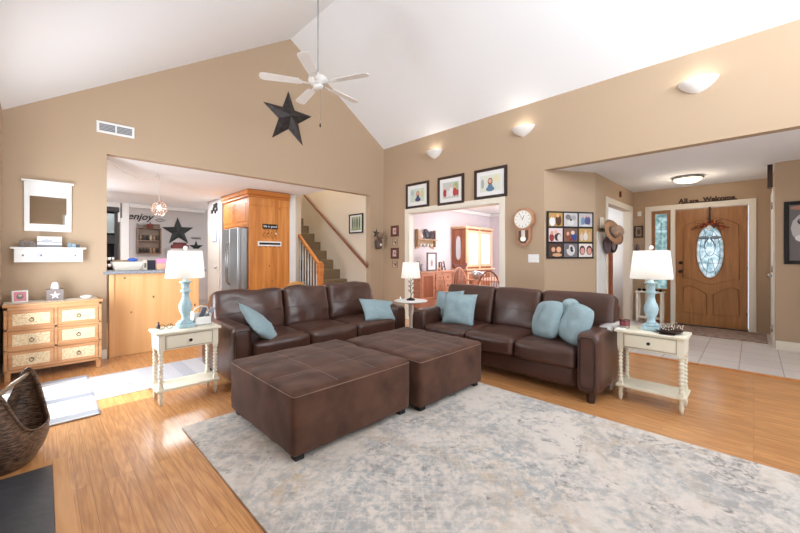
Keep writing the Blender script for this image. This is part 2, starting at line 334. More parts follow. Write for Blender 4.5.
    def oval(s, cx, cz, rx, rz, y0, y1, mat, n=20, M=None):
        return s.prism([(cx+rx*math.cos(2*PI*i/n), cz+rz*math.sin(2*PI*i/n)) for i in range(n)], y0, y1, mat, M)
    def ball(s, c, r, mat, n=10, sc=(1, 1, 1), M=None):
        t = bmesh.new(); bmesh.ops.create_uvsphere(t, u_segments=n+4, v_segments=n, radius=1)
        bmesh.ops.transform(t, matrix=Matrix.Translation(c) @ Matrix.Diagonal((r*sc[0], r*sc[1], r*sc[2], 1)), verts=t.verts); s.add(t, mat, True, M); return s
    def frame(s, x0, x1, z0, z1, w, y0, y1, mat, bev=.002):
        s.box(x0, x0+w, y0, y1, z0, z1, mat, bev); s.box(x1-w, x1, y0, y1, z0, z1, mat, bev)
        s.box(x0+w, x1-w, y0, y1, z1-w, z1, mat, bev); s.box(x0+w, x1-w, y0, y1, z0, z0+w, mat, bev); return s
    def onto(s, pts, lift=.001, sub=3):
        from mathutils.bvhtree import BVHTree
        b = BVHTree.FromBMesh(s.bm); out = []
        P = [Vector(p) for p in pts]
        for i, p in enumerate(P):
            q = P[(i+1) % len(P)] if i < len(P)-1 else None
            for k in range(sub if q is not None else 1):
                x = p.lerp(q, k/sub) if q is not None else p
                c, n, _, _ = b.find_nearest(x); out.append(c+n*lift)
        return out
    def build(s, name, parent=None, loc=None, rot=None, label=None):
        me = bpy.data.meshes.new(name); s.bm.to_mesh(me); s.bm.free()
        for m in s.mats: me.materials.append(m)
        o = bpy.data.objects.new(name, me); C.objects.link(o)
        if parent: o.parent = parent
        if loc: o.location = loc
        if rot: o.rotation_euler = rot
        if label: o['label'] = label
        return o
def tag(o, label, cat, group=None):
    o['label'] = label; o['category'] = cat
    if group: o['group'] = group
    return o
def thing(name, label, cat, loc=(0, 0, 0), rz=0, group=None):
    o = bpy.data.objects.new(name, None); C.objects.link(o); o.empty_display_size = .1; o.location = loc; o.rotation_euler = (0, 0, rz)
    return tag(o, label, cat, group)
def struct(mb, name):
    o = mb.build(name); o['kind'] = 'structure'; return o
def dup(root, label, loc, rz, group=None):
    def cp(o, par):
        c = o.copy(); C.objects.link(c); c.parent = par
        for ch in [k for k in C.objects if k.parent == o]: cp(ch, c)
        return c
    r = cp(root, None); r.location = loc; r.rotation_euler = (0, 0, rz); r['label'] = label
    if group: r['group'] = group
    return r
def text(body, size, mat, parent=None, name='lettering', loc=(0, 0, 0), depth=.002, shear=0, rz=0, align='CENTER', bold=0):
    cu = bpy.data.curves.new('t', 'FONT'); cu.body = body; cu.size = size; cu.extrude = depth; cu.align_x = align; cu.shear = shear; cu.resolution_u = 3; cu.offset = bold
    t = bpy.data.objects.new('t', cu); C.objects.link(t); bpy.context.view_layer.update()
    me = bpy.data.meshes.new_from_object(t.evaluated_get(bpy.context.evaluated_depsgraph_get())); bpy.data.objects.remove(t)
    me.transform(Matrix.Rotation(PI/2, 4, 'X')); me.materials.clear(); me.materials.append(mat)
    o = bpy.data.objects.new(name, me); C.objects.link(o); o.parent = parent; o.location = loc; o.rotation_euler = (0, 0, rz); return o
R90 = -PI/2     # faces -X (things on the right wall)

# ------------------------------------------------------------------ room shell
PY = 5.46; PX = 5.0; RX = 2.9; RZ = 4.83; EZ = 3.44; LX = -.30; LZ = RZ-(RX-LX)*.66; BY = -1.8
m = MB(); m.box(-1, 5.22, BY-.2, 12.4, -.12, 0, FLOOR); m.box(5.22, 9.5, 1.64, 5.7, -.12, 0, FLOOR); struct(m, 'floor')
m = MB(); m.box(5.22, 8.3, -1.8, 1.64, -.12, .004, TILE); struct(m, 'floor_tile')
m = MB(); m.box(5.17, 5.225, -1.5, 1.7, 0, .008, PINEH, .002); struct(m, 'trim_1')
m = MB()   # two ceiling slopes, each with thickness
m.prism([(LX-.15, LZ-.1), (RX, RZ), (RX, RZ+.15), (LX-.15, LZ+.05)], BY-.15, PY+.15, CEIL); struct(m, 'ceiling_left_slope')
m = MB(); m.prism([(RX, RZ), (PX+.15, EZ-.1), (PX+.15, EZ+.05), (RX, RZ+.15)], BY-.15, PY+.15, CEIL); struct(m, 'ceiling_right_slope')
# gable wall with wide opening
m = MB(); OX0, OX1 = .53, 4.625
m.prism([(LX-.12, 0), (OX0, 0), (OX0, 2.44), (OX1, 2.44), (OX1, 0), (PX+.02, 0), (PX+.02, EZ+.02), (RX, RZ+.03), (LX-.12, LZ-.05)], PY, PY+.12, WALL); struct(m, 'wall_back')
# right wall: cased opening and foyer opening
m = MB(); A0, A1 = 2.79, 4.745
m.box(PX, PX+.12, A1, PY+.12, 0, EZ+.02, WALL); m.box(PX, PX+.12, 2.10, A0, 0, EZ+.02, WALL); m.box(PX, PX+.12, A0, A1, 2.045, EZ+.02, WALL)
m.box(PX, PX+.12, -1.3, 2.10, 2.44, EZ+.02, WALL); m.box(PX, PX+.12, BY-.1, -1.3, 0, EZ+.02, WALL); struct(m, 'wall_right')
# left wall with patio door opening, two panes
m = MB(); WY0, WY1 = 3.66, 4.72
m.box(LX-.12, LX, BY-.1, WY0, 0, LZ+.05, WALL); m.box(LX-.12, LX, WY1, PY, 0, LZ+.05, WALL); m.box(LX-.12, LX, WY0, WY1, 2.06, LZ+.05, WALL)
struct(m, 'wall_left')
m = MB(); m.box(LX-.09, LX-.04, WY0, WY0+.03, .02, 2.06, WHITE); m.box(LX-.09, LX-.04, WY1-.10, WY1, .02, 2.06, WHITE); m.box(LX-.09, LX-.04, 4.04, 4.27, .02, 2.06, WHITE)
m.box(LX-.09, LX-.04, WY0, WY1, 2.0, 2.06, WHITE); m.box(LX-.09, LX-.04, WY0, WY1, 0, .1, WHITE); struct(m, 'door_2')
# rear wall behind the viewer, with unseen windows added to let in daylight
m = MB(); y0, y1 = BY-.12, BY
for (x0, x1, z0, z1) in ((LX-.1, .35, 0, 4.9), (2.25, 2.75, 0, 4.9), (4.65, PX+.1, 0, 4.9), (.35, 2.25, 0, .4), (.35, 2.25, 2.3, 4.9), (2.75, 4.65, 0, .4), (2.75, 4.65, 2.3, 2.7)): m.box(x0, x1, y0, y1, z0, z1, WALL)
m.box(2.75, 3.8, y0, y1, 3.9, 4.9, WALL); m.box(3.8, 4.65, y0, y1, 2.7, 4.9, WALL); struct(m, 'wall_rear')
m = MB()
for x0, x1, z0, z1 in ((.35, 2.25, .4, 2.3), (2.75, 4.65, .4, 2.3)):
    m.frame(x0, x1, z0, z1, .05, y0+.03, y0+.08, WHITE); m.box((x0+x1)/2-.02, (x0+x1)/2+.02, y0+.03, y0+.08, z0, z1, WHITE)
struct(m, 'window_1')
# kitchen shell
m = MB(); m.box(-1, 3.67, PY+.12, 12.4, 2.44, 2.6, CEIL); struct(m, 'ceiling_kitchen')
m = MB(); m.box(-.9, -.8, PY, 12.4, 0, 2.5, GREY); m.box(-1, OX0-.4, PY+.12, PY+.14, 0, 2.44, GREY); struct(m, 'wall_kitchen_left')
m = MB(); m.box(1.40, 3.5, 10.28, 10.4, 0, 2.44, GREY); m.box(1.40, 1.52, 10.4, 12.3, 0, 2.44, GREY); m.box(-.9, 1.5, 12.2, 12.3, 0, 2.44, GREY); struct(m, 'wall_kitchen_far')
m = MB(); m.box(1.40, 3.0, 10.20, 10.28, 2.35, 2.44, WHITE, .02); struct(m, 'trim_2')
m = MB(); m.box(1.24, 1.40, 10.26, 10.42, 0, 2.1, WHITE, .01); m.box(1.27, 1.40, 10.26, 10.4, 2.1, 2.44, WHITE); m.box(.7, 1.24, 10.3, 10.42, 2.0, 2.44, WHITE); struct(m, 'trim_3')
# closet block in the kitchen
m = MB(); m.box(2.62, 3.5, 7.86, 8.76, 0, 2.44, GREY); struct(m, 'wall_pantry')
# wall between fridge alcove and stairs
m = MB(); m.box(3.44, 3.84, 6.78, 6.92, 0, 4.9, CREAMW); m.box(3.72, 3.84, 6.92, 9.0, 0, 4.9, CREAMW); m.box(3.42, 3.56, 6.5, 6.92, 0, 2.44, WHITE); struct(m, 'wall_stair_left')
m = MB(); m.box(4.60, 4.72, PY+.12, 9.0, 0, 4.9, CREAMW); m.box(3.7, 4.72, 9.0, 9.1, 0, 4.9, CREAMW); struct(m, 'wall_stair_right')
m = MB(); m.box(3.6, 4.8, PY+.12, 9.1, 4.8, 4.9, CEIL); m.box(3.60, 3.67, PY+.12, 6.8, 2.5, 4.9, CREAMW); m.box(3.6, 4.7, PY+.12, PY+.14, 2.44, 4.9, CREAMW); struct(m, 'ceiling_stairwell')
# dining room shell
m = MB(); m.box(5.12, 9.4, 2.6, PY+.12, 2.44, 2.56, CEIL); struct(m, 'ceiling_dining')
m = MB(); m.box(5.12, 9.3, PY, PY+.12, 0, 2.44, LILAC); struct(m, 'wall_dining_back')
m = MB(); m.box(9.2, 9.3, 2.6, PY, 0, 2.44, LILAC); struct(m, 'wall_dining_right')
m = MB(); m.box(5.7, 6.4, 2.56, 2.66, 0, 2.44, LILAC); m.box(8.6, 9.3, 2.56, 2.66, 0, 2.44, LILAC); m.box(6.4, 8.6, 2.56, 2.66, 0, .7, LILAC); m.box(6.4, 8.6, 2.56, 2.66, 2.3, 2.44, LILAC); struct(m, 'wall_dining_front')
m = MB(); m.box(5.12, 9.2, PY-.07, PY, 2.35, 2.44, WHITE, .02); m.box(9.13, 9.2, 2.7, PY-.07, 2.35, 2.44, WHITE, .02); struct(m, 'trim_4')
# foyer shell
m = MB(); m.box(5.12, 8.3, -1.7, 2.56, 2.44, 2.56, CEIL); struct(m, 'ceiling_foyer')
m = MB()
def wall_seg(m, p, q, z0, z1, th, mat):
    d = Vector((q[0]-p[0], q[1]-p[1], 0)).normalized(); n = Vector((-d.y, d.x, 0))*th
    t = bmesh.new(); P = [Vector((*p, z0)), Vector((*q, z0)), Vector((*q, z0))+n, Vector((*p, z0))+n]
    a = [t.verts.new(v) for v in P]; b = [t.verts.new(v+Vector((0, 0, z1-z0))) for v in P]
    t.faces.new(a); t.faces.new(b)
    for i in range(4): t.faces.new((a[i], a[(i+1) % 4], b[(i+1) % 4], b[i]))
    bmesh.ops.recalc_face_normals(t, faces=t.faces); m.add(t, mat, False)
wall_seg(m, (5.002, 2.10), (5.68, 1.64), 0, 2.44, .12, WALL); struct(m, 'wall_foyer_angled')
D0, D1 = 6.27, 7.80
m = MB(); m.box(5.68, D0, 1.64, 1.76, 0, 2.44, WALL); m.box(D1, 8.1, 1.64, 1.76, 0, 2.44, WALL); m.box(D0, D1, 1.64, 1.76, 2.06, 2.44, WALL); struct(m, 'wall_foyer_left')
m = MB(); m.box(8.0, 8.12, -.3, .06, 0, 2.44, WALL); m.box(8.0, 8.12, 1.36, 1.7, 0, 2.44, WALL); m.box(8.0, 8.12, .06, 1.36, 2.05, 2.44, WALL); struct(m, 'wall_foyer_back')
m = MB(); m.box(6.74, 8.12, -.32, -.2, 0, 2.44, WALL); m.box(6.74, 6.86, -1.6, -.32, 0, 2.44, WALL); struct(m, 'wall_foyer_right')
m = MB(); m.box(5.12, 6.8, -1.72, -1.6, 0, 2.44, WALL); struct(m, 'wall_foyer_end')
m = MB(); m.box(5.7, 9.6, 2.60, 2.64, 0, 2.44, flat('pale_study_paint', (226, 230, 236), .8)); m.box(8.12, 8.2, 1.7, 2.6, 0, 2.44, WHITE); struct(m, 'wall_study')
# casings
m = MB(); m.frame(-A1-.09, -A0+.09, -.3, 2.135, .09, -.02, 0, TRIM, .004); m.box(-A1-.0, -A0+.0, 0, .12, 2.03, 2.045, TRIM); m.box(-A1, -A1+.015, 0, .12, 0, 2.045, TRIM); m.box(-A0-.015, -A0, 0, .12, 0, 2.045, TRIM)
o = struct(m, 'trim_5'); o.location = (PX, 0, 0); o.rotation_euler = (0, 0, R90); o.rotation_euler = (0, 0, R90)
m = MB(); m.box(D0-.09, D0, 1.62, 1.64, 0, 2.15, TRIM, .004); m.box(D1, D1+.09, 1.62, 1.64, 0, 2.15, TRIM, .004); m.box(D0+.0001, D1-.0001, 1.62, 1.64, 2.06, 2.15, TRIM, .004)
m.box(D0, D0+.015, 1.64, 1.76, 0, 2.06, TRIM); m.box(D1-.015, D1, 1.64, 1.76, 0, 2.06, TRIM); struct(m, 'trim_6')
m = MB(); m.box(5.74, 6.12, 1.618, 1.64, 0, 1.58, WHITE, .004); struct(m, 'trim_7')
# front door casing
m = MB(); m.box(7.975, 8.0, -.03, .06, 0, 2.14, TRIM, .004); m.box(7.975, 8.0, 1.36, 1.45, 0, 2.14, TRIM, .004); m.box(7.975, 8.0, .0601, 1.3599, 2.05, 2.14, TRIM, .004); m.box(7.96, 8.1, 1.0, 1.06, 0, 2.05, TRIM, .004); struct(m, 'trim_8')
# closet door casing at the right of the foyer
m = MB(); m.box(6.80, 6.90, -.2, -.18, 0, 2.14, TRIM, .004); m.box(7.62, 7.71, -.2, -.18, 0, 2.14, TRIM, .004); m.box(6.9001, 7.6199, -.2, -.18, 2.05, 2.14, TRIM, .004); struct(m, 'trim_9')
m = MB(); m.box(6.9, 7.62, -.2, -.185, 0.01, 2.05, WHITE, .003)
for z0, z1 in ((.2, .9), (1.05, 1.9)):
    for x0 in (6.98, 7.3): m.box(x0, x0+.24, -.187, -.18, z0, z1, WHITE, .004)
dr = struct(m, 'door_3'); m = MB(); m.ball((7.0, -.15, .95), .028, NICKEL); m.build('door_knob', dr)
m = MB()
for z in (.2, 1.0, 1.85): m.lathe([(.008, 0), (.008, .09)], NICKEL, 6.905, -.172, z, 10)
m.build('hinge', dr)
# baseboards
m = MB(); m.box(.455, OX0, PY-.015, PY, 0, .11, TRIM, .003); m.box(LX, .455, PY-.015, PY, 0, .11, TRIM, .003); m.box(OX1, PX, PY-.015, PY, 0, .11, TRIM, .003); struct(m, 'baseboard_back')
m = MB(); m.box(PX-.015, PX, A1+.09, PY, 0, .11, TRIM, .003); m.box(PX-.015, PX, 2.1, A0-.09, 0, .11, TRIM, .003); struct(m, 'baseboard_right')
m = MB(); m.box(6.725, 6.74, -1.6, -.2, 0, .12, TRIM, .003); m.box(7.71, 7.97, -.2, -.185, 0, .12, TRIM, .003); struct(m, 'baseboard_foyer')
# hearth with light border board
m = MB(); m.box(LX, .035, .9, 2.89, 0, .008, flat('dark_slate', (72, 76, 82), .35, bump=(14, .3, .01), var=.2, vs=5)); struct(m, 'hearth_slab')
m = MB(); m.box(.036, .105, .9, 2.96, 0, .006, wood('hearth_border_oak', (200, 140, 84), (222, 166, 108), 1, 3, .35), .002); m.box(LX, .036, 2.891, 2.96, 0, .006, _m['hearth_border_oak'], .002); struct(m, 'trim_10')

# ------------------------------------------------------------------ seating
def seam_loop(m, pts, r=.0035, mat=None): m.tube(pts, r, mat or LEATH2, 6, close=True)
def make_sofa(label, seed, wr, L):
    t = thing('leather_sofa', label, 'sofa', group=None)
    AW = .18
    m = MB(); m.rbox(0, .49, .17, 2*(L-AW)+.02, .80, .2, .03, LEATH, 6); m.build('base', t)
    w = (2*(L-AW))/3
    for k in range(3):
        x = -L+AW+w*(k+.5)
        m = MB(); m.rbox(x, .35, .335, w-.006, .68, .17, .045, LEATH, 12, (0, .012, .022), wr*.25, 9, seed+k)
        m.tube([(x, .02, .405), (x, .1, .424), (x, .3, .436), (x, .55, .43)], .003, LEATH2, 6); m.build('seat_cushion', t)
    for k in range(3):
        x = -L+AW+w*(k+.5)
        m = MB(); M = Matrix.Translation((x, .66, .40)) @ Matrix.Rotation(math.radians(-13), 4, 'X')
        wd = w-.008 + (.14 if k != 1 else 0); dx = (-.07 if k == 0 else .07 if k == 2 else 0)
        m.rbox(dx, 0, .215, wd, .20, .47, .055, LEATH, 16, (0, .03, .008), wr, 5, seed*3+k, M)
        m.tube([(dx-wd*.44, -.118, .20), (dx-wd*.2, -.13, .20), (dx, -.133, .20), (dx+wd*.2, -.13, .20), (dx+wd*.44, -.118, .20)], .0028, LEATH2, 6, M=M); m.build('back_cushion', t)
    m = MB(); M = Matrix.Translation((0, .86, .1)) @ Matrix.Rotation(math.radians(-7), 4, 'X')
    m.rbox(0, -.02, .33, 2*L-.14, .14, .66, .05, LEATH, 8, M=M); m.build('back_frame', t)
    for s in (-1, 1):
        m = MB(); cx = s*(L-AW/2)
        m.rbox(cx, .47, .325, AW, .92, .50, .045, LEATH, 12, (.008, .0, .012)); a = m.build('armrest', t)
        # outlined front panel
        m = MB(); pts = []
        for i in range(40):
            u = 2*PI*i/40; c, sn = math.cos(u), math.sin(u); e = .35
            pts.append((cx+math.copysign(abs(c)**e, c)*(AW/2-.026), .004, .33+math.copysign(abs(sn)**e, sn)*.215))
        m.tube(pts, .007, LEATH2, 6, close=True); m.build('piping', a)
    for sx in (-1, 1):
        for y in (.06, .84):
            m = MB(); m.lathe([(.03, 0), (.042, .09)], DARKW, sx*(L-.075), y, 0, 4, smooth=False); m.build('leg', t)
    return t
s1 = make_sofa('brown leather sofa with wrinkled cushions facing the two ottomans, under the kitchen opening', 3, .016, 1.10)
s1.location = (2.28, 3.25, 0)
s2 = make_sofa('smoother brown leather sofa along the right wall, below the wall clock', 9, .004, 1.03)
s2.location = (3.15, 1.915, 0); s2.rotation_euler = (0, 0, R90)

def make_ottoman(name, label, x0, x1, y0, y1, h, seed):
    t = thing(name, label, 'ottoman', ((x0+x1)/2, (y0+y1)/2, 0), 0, None)
    w, d = x1-x0, y1-y0
    m = MB(); m.rbox(0, 0, .045+(h-.045)/2, w, d, h-.045, .032, SUEDE, 26, (.008, .008, .014), .004, 7, seed)
    for v in m.bm.verts:      # shallow tufting along the seams of the top
        if v.co.z > h-.02:
            for u in (-1/6, 1/6): v.co.z -= .006*math.exp(-((v.co.x-u*w)/.03)**2)+.006*math.exp(-((v.co.y-u*d)/.03)**2)
            v.co.z += .004*noise.noise(v.co*9+Vector((seed, 0, 0)))
    seam = []; r = .03
    for cx, cy, a in ((w/2-r, d/2-r, 0), (-w/2+r, d/2-r, 90), (-w/2+r, -d/2+r, 180), (w/2-r, -d/2+r, 270)):
        for k in range(4):
            q = math.radians(a+k*30); seam.append((cx+(r+.01)*math.cos(q), cy+(r+.01)*math.sin(q), h-.02))
    seam.append(seam[0])
    s2_ = MB(); s2_.tube(m.onto(seam, .0006, 8)[:-1], .0028, SEAM, 6, close=True)
    for u in (-1/6, 1/6):
        s2_.tube(m.onto([(u*w, -d/2+.03+(d-.06)*i/30, h+.01) for i in range(31)], 0, 1), .0022, SEAM, 6)
        s2_.tube(m.onto([(-w/2+.03+(w-.06)*i/30, u*d, h+.01) for i in range(31)], 0, 1), .0022, SEAM, 6)
    b = m.build('body', t); s2_.build('stitching', b)
    for sx in (-1, 1):
        for sy in (-1, 1):
            m = MB(); m.box(sx*(w/2-.09), sx*(w/2-.03), sy*(d/2-.09), sy*(d/2-.03), .012, .06, BLACKM, .004); m.build('foot', t)
    return t
make_ottoman('ottoman', 'brown suede square ottoman standing nearest the viewer on the rug', 1.01, 1.995, 1.87, 2.85, .425, 1)
make_ottoman('ottoman', 'brown suede square ottoman between the other ottoman and the sofa on the right', 2.03, 2.90, 1.80, 2.78, .425, 5)

# pillows
def pillow(name, label, loc, rot, w, h, th, mat, n=14, puff=2.2, group=None, rnd=0):
    t = bmesh.new(); G = {}
    for sd in (1, -1):
        for i in range(n+1):
            for j in range(n+1):
                u, v = -1+2*i/n, -1+2*j/n
                if sd == -1 and (i in (0, n) or j in (0, n)): G[sd, i, j] = G[1, i, j]; continue
                k = 1-.07*(1-v*v)*abs(u)**3; l = 1-.07*(1-u*u)*abs(v)**3
                z = th/2*((1-abs(u)**puff)*(1-abs(v)**puff))**.55
                z += .006*noise.noise(Vector((u*2.5+loc[0]*9, v*2.5, sd+loc[1])))*(1-u*u)*(1-v*v)*4
                G[sd, i, j] = t.verts.new((u*w/2*k*math.sqrt(1-rnd*v*v), sd*z, v*h/2*l*math.sqrt(1-rnd*u*u)))
    for sd in (1, -1):
        for i in range(n):
            for j in range(n):
                try: t.faces.new([G[sd, i, j], G[sd, i+1, j], G[sd, i+1, j+1], G[sd, i, j+1]])
                except ValueError: pass
    bmesh.ops.recalc_face_normals(t, faces=t.faces)
    m = MB(); m.add(t, mat, True); o = m.build(name, loc=loc, rot=rot); return tag(o, label, 'pillow', group)
def E(rx, ry, rz): return (math.radians(rx), math.radians(ry), math.radians(rz))
pillow('throw_pillow', 'light blue pillow leaning on the left arm of the wrinkled sofa', (1.51, 3.44, .54), E(-46, 28, 34), .50, .42, .13, BLUEF)
pillow('throw_pillow', 'light blue rectangular pillow at the right end of the wrinkled sofa', (3.06, 3.42, .52), E(-42, 8, -8), .54, .34, .14, BLUEF)
pillow('throw_pillow', 'square blue pillow at the far left end of the clock-side sofa, behind another', (3.57, 2.70, .60), E(-16, -4, -88), .42, .38, .13, BLUEF)
pillow('throw_pillow', 'square blue pillow, front one of two at the clock-side sofa left end', (3.43, 2.44, .60), E(-18, 1, -78), .40, .38, .14, BLUEF)
pillow('throw_pillow', 'round-edged blue pillow, left of the three at the right end of the sofa', (3.48, 1.43, .60), E(-20, -6, -122), .38, .41, .17, BLUEF, puff=3, rnd=.3)
pillow('throw_pillow', 'round-edged blue pillow nearest the right arm of the sofa', (3.41, 1.15, .605), E(-22, 8, -126), .34, .40, .16, BLUEF, puff=3, rnd=.3)
pillow('throw_pillow', 'paler blue pillow peeking out behind two blue pillows', (3.58, 1.27, .655), E(-16, 0, -120), .24, .34, .10, BLUEP, puff=3, rnd=.4)

# ------------------------------------------------------------------ rugs
m = MB(); m.box(.69, 2.94, -.19, 2.86, .0005, .012, rug_mat(), .003); tag(m.build('area_rug'), 'large distressed grey and beige rug under the two ottomans', 'rug')
m = MB(); m.box(-.29, .30, 3.56, 4.80, .0065, .013, stripe_mat('rag_rug_stripes', [(0, (206, 204, 206)), (.3, (164, 166, 174)), (.62, (212, 210, 210)), (.85, (176, 178, 184))], 1, .33))
for i in range(60):
    y = 3.57+1.22*i/59; m.box(.298, .298+random.uniform(.01, .025), y, y+.008, .003, .008, col((178, 180, 186)))
tag(m.build('rag_rug'), 'striped grey and white rag rug with frayed edge beside the wicker basket', 'rug')
m = MB(); m.box(.28, 1.85, 3.93, 4.70, .0005, .0062, stripe_mat('runner_stripes', [(0, (204, 203, 208)), (.5, (192, 192, 200)), (.8, (208, 207, 210))], 0, .4)); tag(m.build('runner_rug'), 'pale grey runner rug behind the cream side table on the left', 'rug')

# ------------------------------------------------------------------ cream side tables
def bobbin(m, x, y, z0, z1, r, mat, n=9):
    prof = [(r*.7, z0)]; L = z1-z0
    for i in range(n):
        a = z0+L*(i+.05)/n; b = z0+L*(i+.5)/n; c = z0+L*(i+.95)/n
        prof += [(r*.62, a), (r, b-.15*L/n), (r, b+.15*L/n), (r*.62, c)]
    prof += [(r*.7, z1)]; m.lathe(prof, mat, x, y, 0, 12)
def make_side_table(label):
    t = thing('side_table', label, 'table')
    w, d, h = .45, .25, .60
    m = MB(); m.box(-w/2-.02, w/2+.02, -d/2-.02, d/2+.02, h-.022, h, CREAM, .006); m.build('tabletop', t)
    m = MB(); m.box(-w/2, w/2, -d/2, d/2, h-.15, h-.022, CREAM, .003); m.frame(-w/2+.045, w/2-.045, h-.142, h-.03, .006, -d/2-.003, -d/2, flat('dark_cream_edge', (176, 168, 146), .5), .001); m.build('apron', t)
    m = MB(); m.box(-w/2+.055, w/2-.055, -d/2-.009, -d/2, h-.134, h-.038, CREAM, .003); dr = m.build('drawer', t)
    m = MB(); m.lathe([(.004, 0), (.005, .01), (.012, .014), (.013, .022), (.006, .028)], BLACKM, 0, 0, 0, 14, M=Matrix.Translation((0, -d/2-.009, h-.086)) @ Matrix.Rotation(PI/2, 4, 'X')); m.build('knob', dr)
    m = MB(); m.box(-w/2-.012, w/2+.012, -d/2-.008, d/2+.008, .115, .135, CREAM, .004); m.build('shelf', t)
    for sx in (-1, 1):
        for sy in (-1, 1):
            m = MB(); x, y = sx*(w/2-.02), sy*(d/2-.02)
            m.box(x-.018, x+.018, y-.018, y+.018, h-.17, h-.145, CREAM, .003); bobbin(m, x, y, .155, h-.168, .0185, CREAM); m.box(x-.018, x+.018, y-.018, y+.018, .11, .157, CREAM, .003)
            m.lathe([(.010, 0), (.013, .02), (.019, .05), (.014, .075), (.017, .095), (.017, .112)], CREAM, x, y, 0, 12); m.build('leg', t)
    return t
tl = make_side_table('cream side table with drawer and bobbin legs left of the wrinkled sofa'); tl.location = (.875, 3.51, 0)
tr = dup(tl, 'cream side table with drawer and bobbin legs right of the sofa near the front door', (3.575, .60, 0), R90)

def lamp_light(name, loc, e, r=.03, c=(1, .93, .84)):
    l = bpy.data.lights.new(name, 'POINT'); l.energy = e; l.color = c; l.shadow_soft_size = r
    o = bpy.data.objects.new(name, l); C.objects.link(o); o.location = loc; return o
def make_lamp(label, loc, e):
    t = thing('table_lamp', label, 'lamp', loc)
    m = MB(); m.box(-.062, .062, -.062, .062, 0, .035, BLUEPAINT, .006); m.box(-.05, .05, -.05, .05, .035, .055, BLUEPAINT, .006); b = m.build('base', t)
    m = MB(); m.lathe([(.045, .055), (.030, .075), (.028, .10), (.046, .14), (.053, .175), (.048, .205), (.034, .235), (.026, .27), (.026, .30), (.040, .31), (.040, .32), (.028, .33), (.028, .37), (.036, .385), (.048, .392), (.048, .40), (.02, .405), (.018, .43)], BLUEPAINT, n=28); m.lathe([(.017, .40), (.017, .45)], WHITE, n=14); m.build('column', t)
    m = MB()
    m.lathe([(.149, .43), (.152, .43), (.128, .665), (.125, .665)], SHADE, n=40, cap=False); m.build('lamp_shade', t)
    m = MB(); m.lathe([(.003, .45), (.003, .68)], NICKEL, n=8); m.ball((0, 0, .692), .018, PORC); m.build('finial', t)
    l = lamp_light('lamp_bulb', (0, 0, .56), e); l.parent = t
    return t
make_lamp('blue turned-wood lamp with white shade on the left cream side table', (.875, 3.52, .60), 1.3)
make_lamp('blue turned-wood lamp with white shade on the right cream side table', (3.60, .61, .60), 1.5)

# objects on the left table
t = thing('white_caddy', 'white wooden caddy with handle holding remotes beside the left lamp', 'box', (1.01, 3.56, .60))
m = MB(); m.box(-.07, .07, -.06, .06, 0, .008, WHITE); m.box(-.07, .07, -.06, -.052, 0, .075, WHITE, .002); m.box(-.07, .07, .052, .06, 0, .10, WHITE, .002); m.box(-.07, -.062, -.06, .06, 0, .12, WHITE, .002); m.box(.062, .07, -.06, .06, 0, .10, WHITE, .002); m.build('box_body', t)
m = MB(); m.tube([(-.066, 0, .11), (-.05, 0, .15), (0, 0, .165), (.05, 0, .15), (.066, 0, .09)], .005, WHITE); m.build('handle', t)
for k, (x, a, c, lab) in enumerate(((.025, 28, (150, 150, 160), 'grey remote control leaning in the white caddy, front one'), (-.015, 20, (90, 92, 104), 'darker remote control leaning in the white caddy'))):
    m = MB(); m.box(-.02, .02, -.008, .008, 0, .15, col(c), .006); tag(m.build('remote_control', loc=(1.01+x, 3.55+.02*k, .612), rot=E(0, a, 0)), lab, 'remote')
t = thing('reading_glasses', 'dark wire eyeglasses lying on the left side table', 'glasses', (.73, 3.53, .60))
m = MB()
for x in (-.03, .03): m.tube([(x+.024*math.cos(u*PI/8), -.0, .022+.018*math.sin(u*PI/8)) for u in range(16)], .0022, BLACKM, 6, close=True)
m.tube([(-.006, 0, .025), (.006, 0, .025)], .002, BLACKM); m.build('frame', t)
for x in (-.053, .053):
    m = MB(); m.tube([(x, 0, .027), (x, .07, .022), (x, .10, .006)], .002, BLACKM); m.build('temple', t)
t = thing('decorative_jar', 'small wide-based glass bottle behind the eyeglasses on the left table', 'jar', (.69, 3.60, .60))
m = MB(); m.lathe([(.012, 0), (.016, .02), (.008, .04), (.008, .055)], col((86, 60, 56), .2), n=14); m.build('bottle', t)

# objects on the right table
t = thing('candle_jar', 'dark red candle jar beside the right lamp', 'candle', (3.54, .79, .60))
m = MB(); m.lathe([(.032, 0), (.038, .008), (.038, .055), (.035, .06)], flat('red_glass', (124, 50, 54), .15, coat=.4), n=24); m.lathe([(.0385, .005), (.0385, .022)], flat('pewter_band', (150, 140, 130), .4), n=24, cap=False); m.build('jar', t)
m = MB(); m.lathe([(.039, .06), (.040, .066), (.034, .074), (.008, .076)], flat('red_lid', (96, 40, 44), .25), n=24); m.build('lid', t)
t = thing('twig_bowl', 'dark wicker dish of white berry twigs on the right side table', 'bowl', (3.56, .485, .60))
m = MB(); m.lathe([(.05, 0), (.08, .008), (.095, .026), (.09, .024), (.075, .010), (.02, .006)], flat('dark_wicker', (58, 36, 30), .6, bump=(120, .6)), n=28, sy=1.0); m.build('dish', t)
m = MB(); m.box(-.12, .12, -.05, .05, 0, .004, DARKW, .001); m.build('tray', t)
m = MB()
for i in range(46):
    a = random.uniform(0, 2*PI); r = random.uniform(.02, .10); z = random.uniform(.03, .075)
    e = Vector((r*math.cos(a), r*math.sin(a), z)); m.tube([(e.x*.4, e.y*.4, .012), (e.x*.8, e.y*.8, z*.8), tuple(e)], .0015, col((96, 70, 52)), 4); m.ball(tuple(e), .0045, col((236, 226, 210)), 5)
m.build('berry_twigs', t)
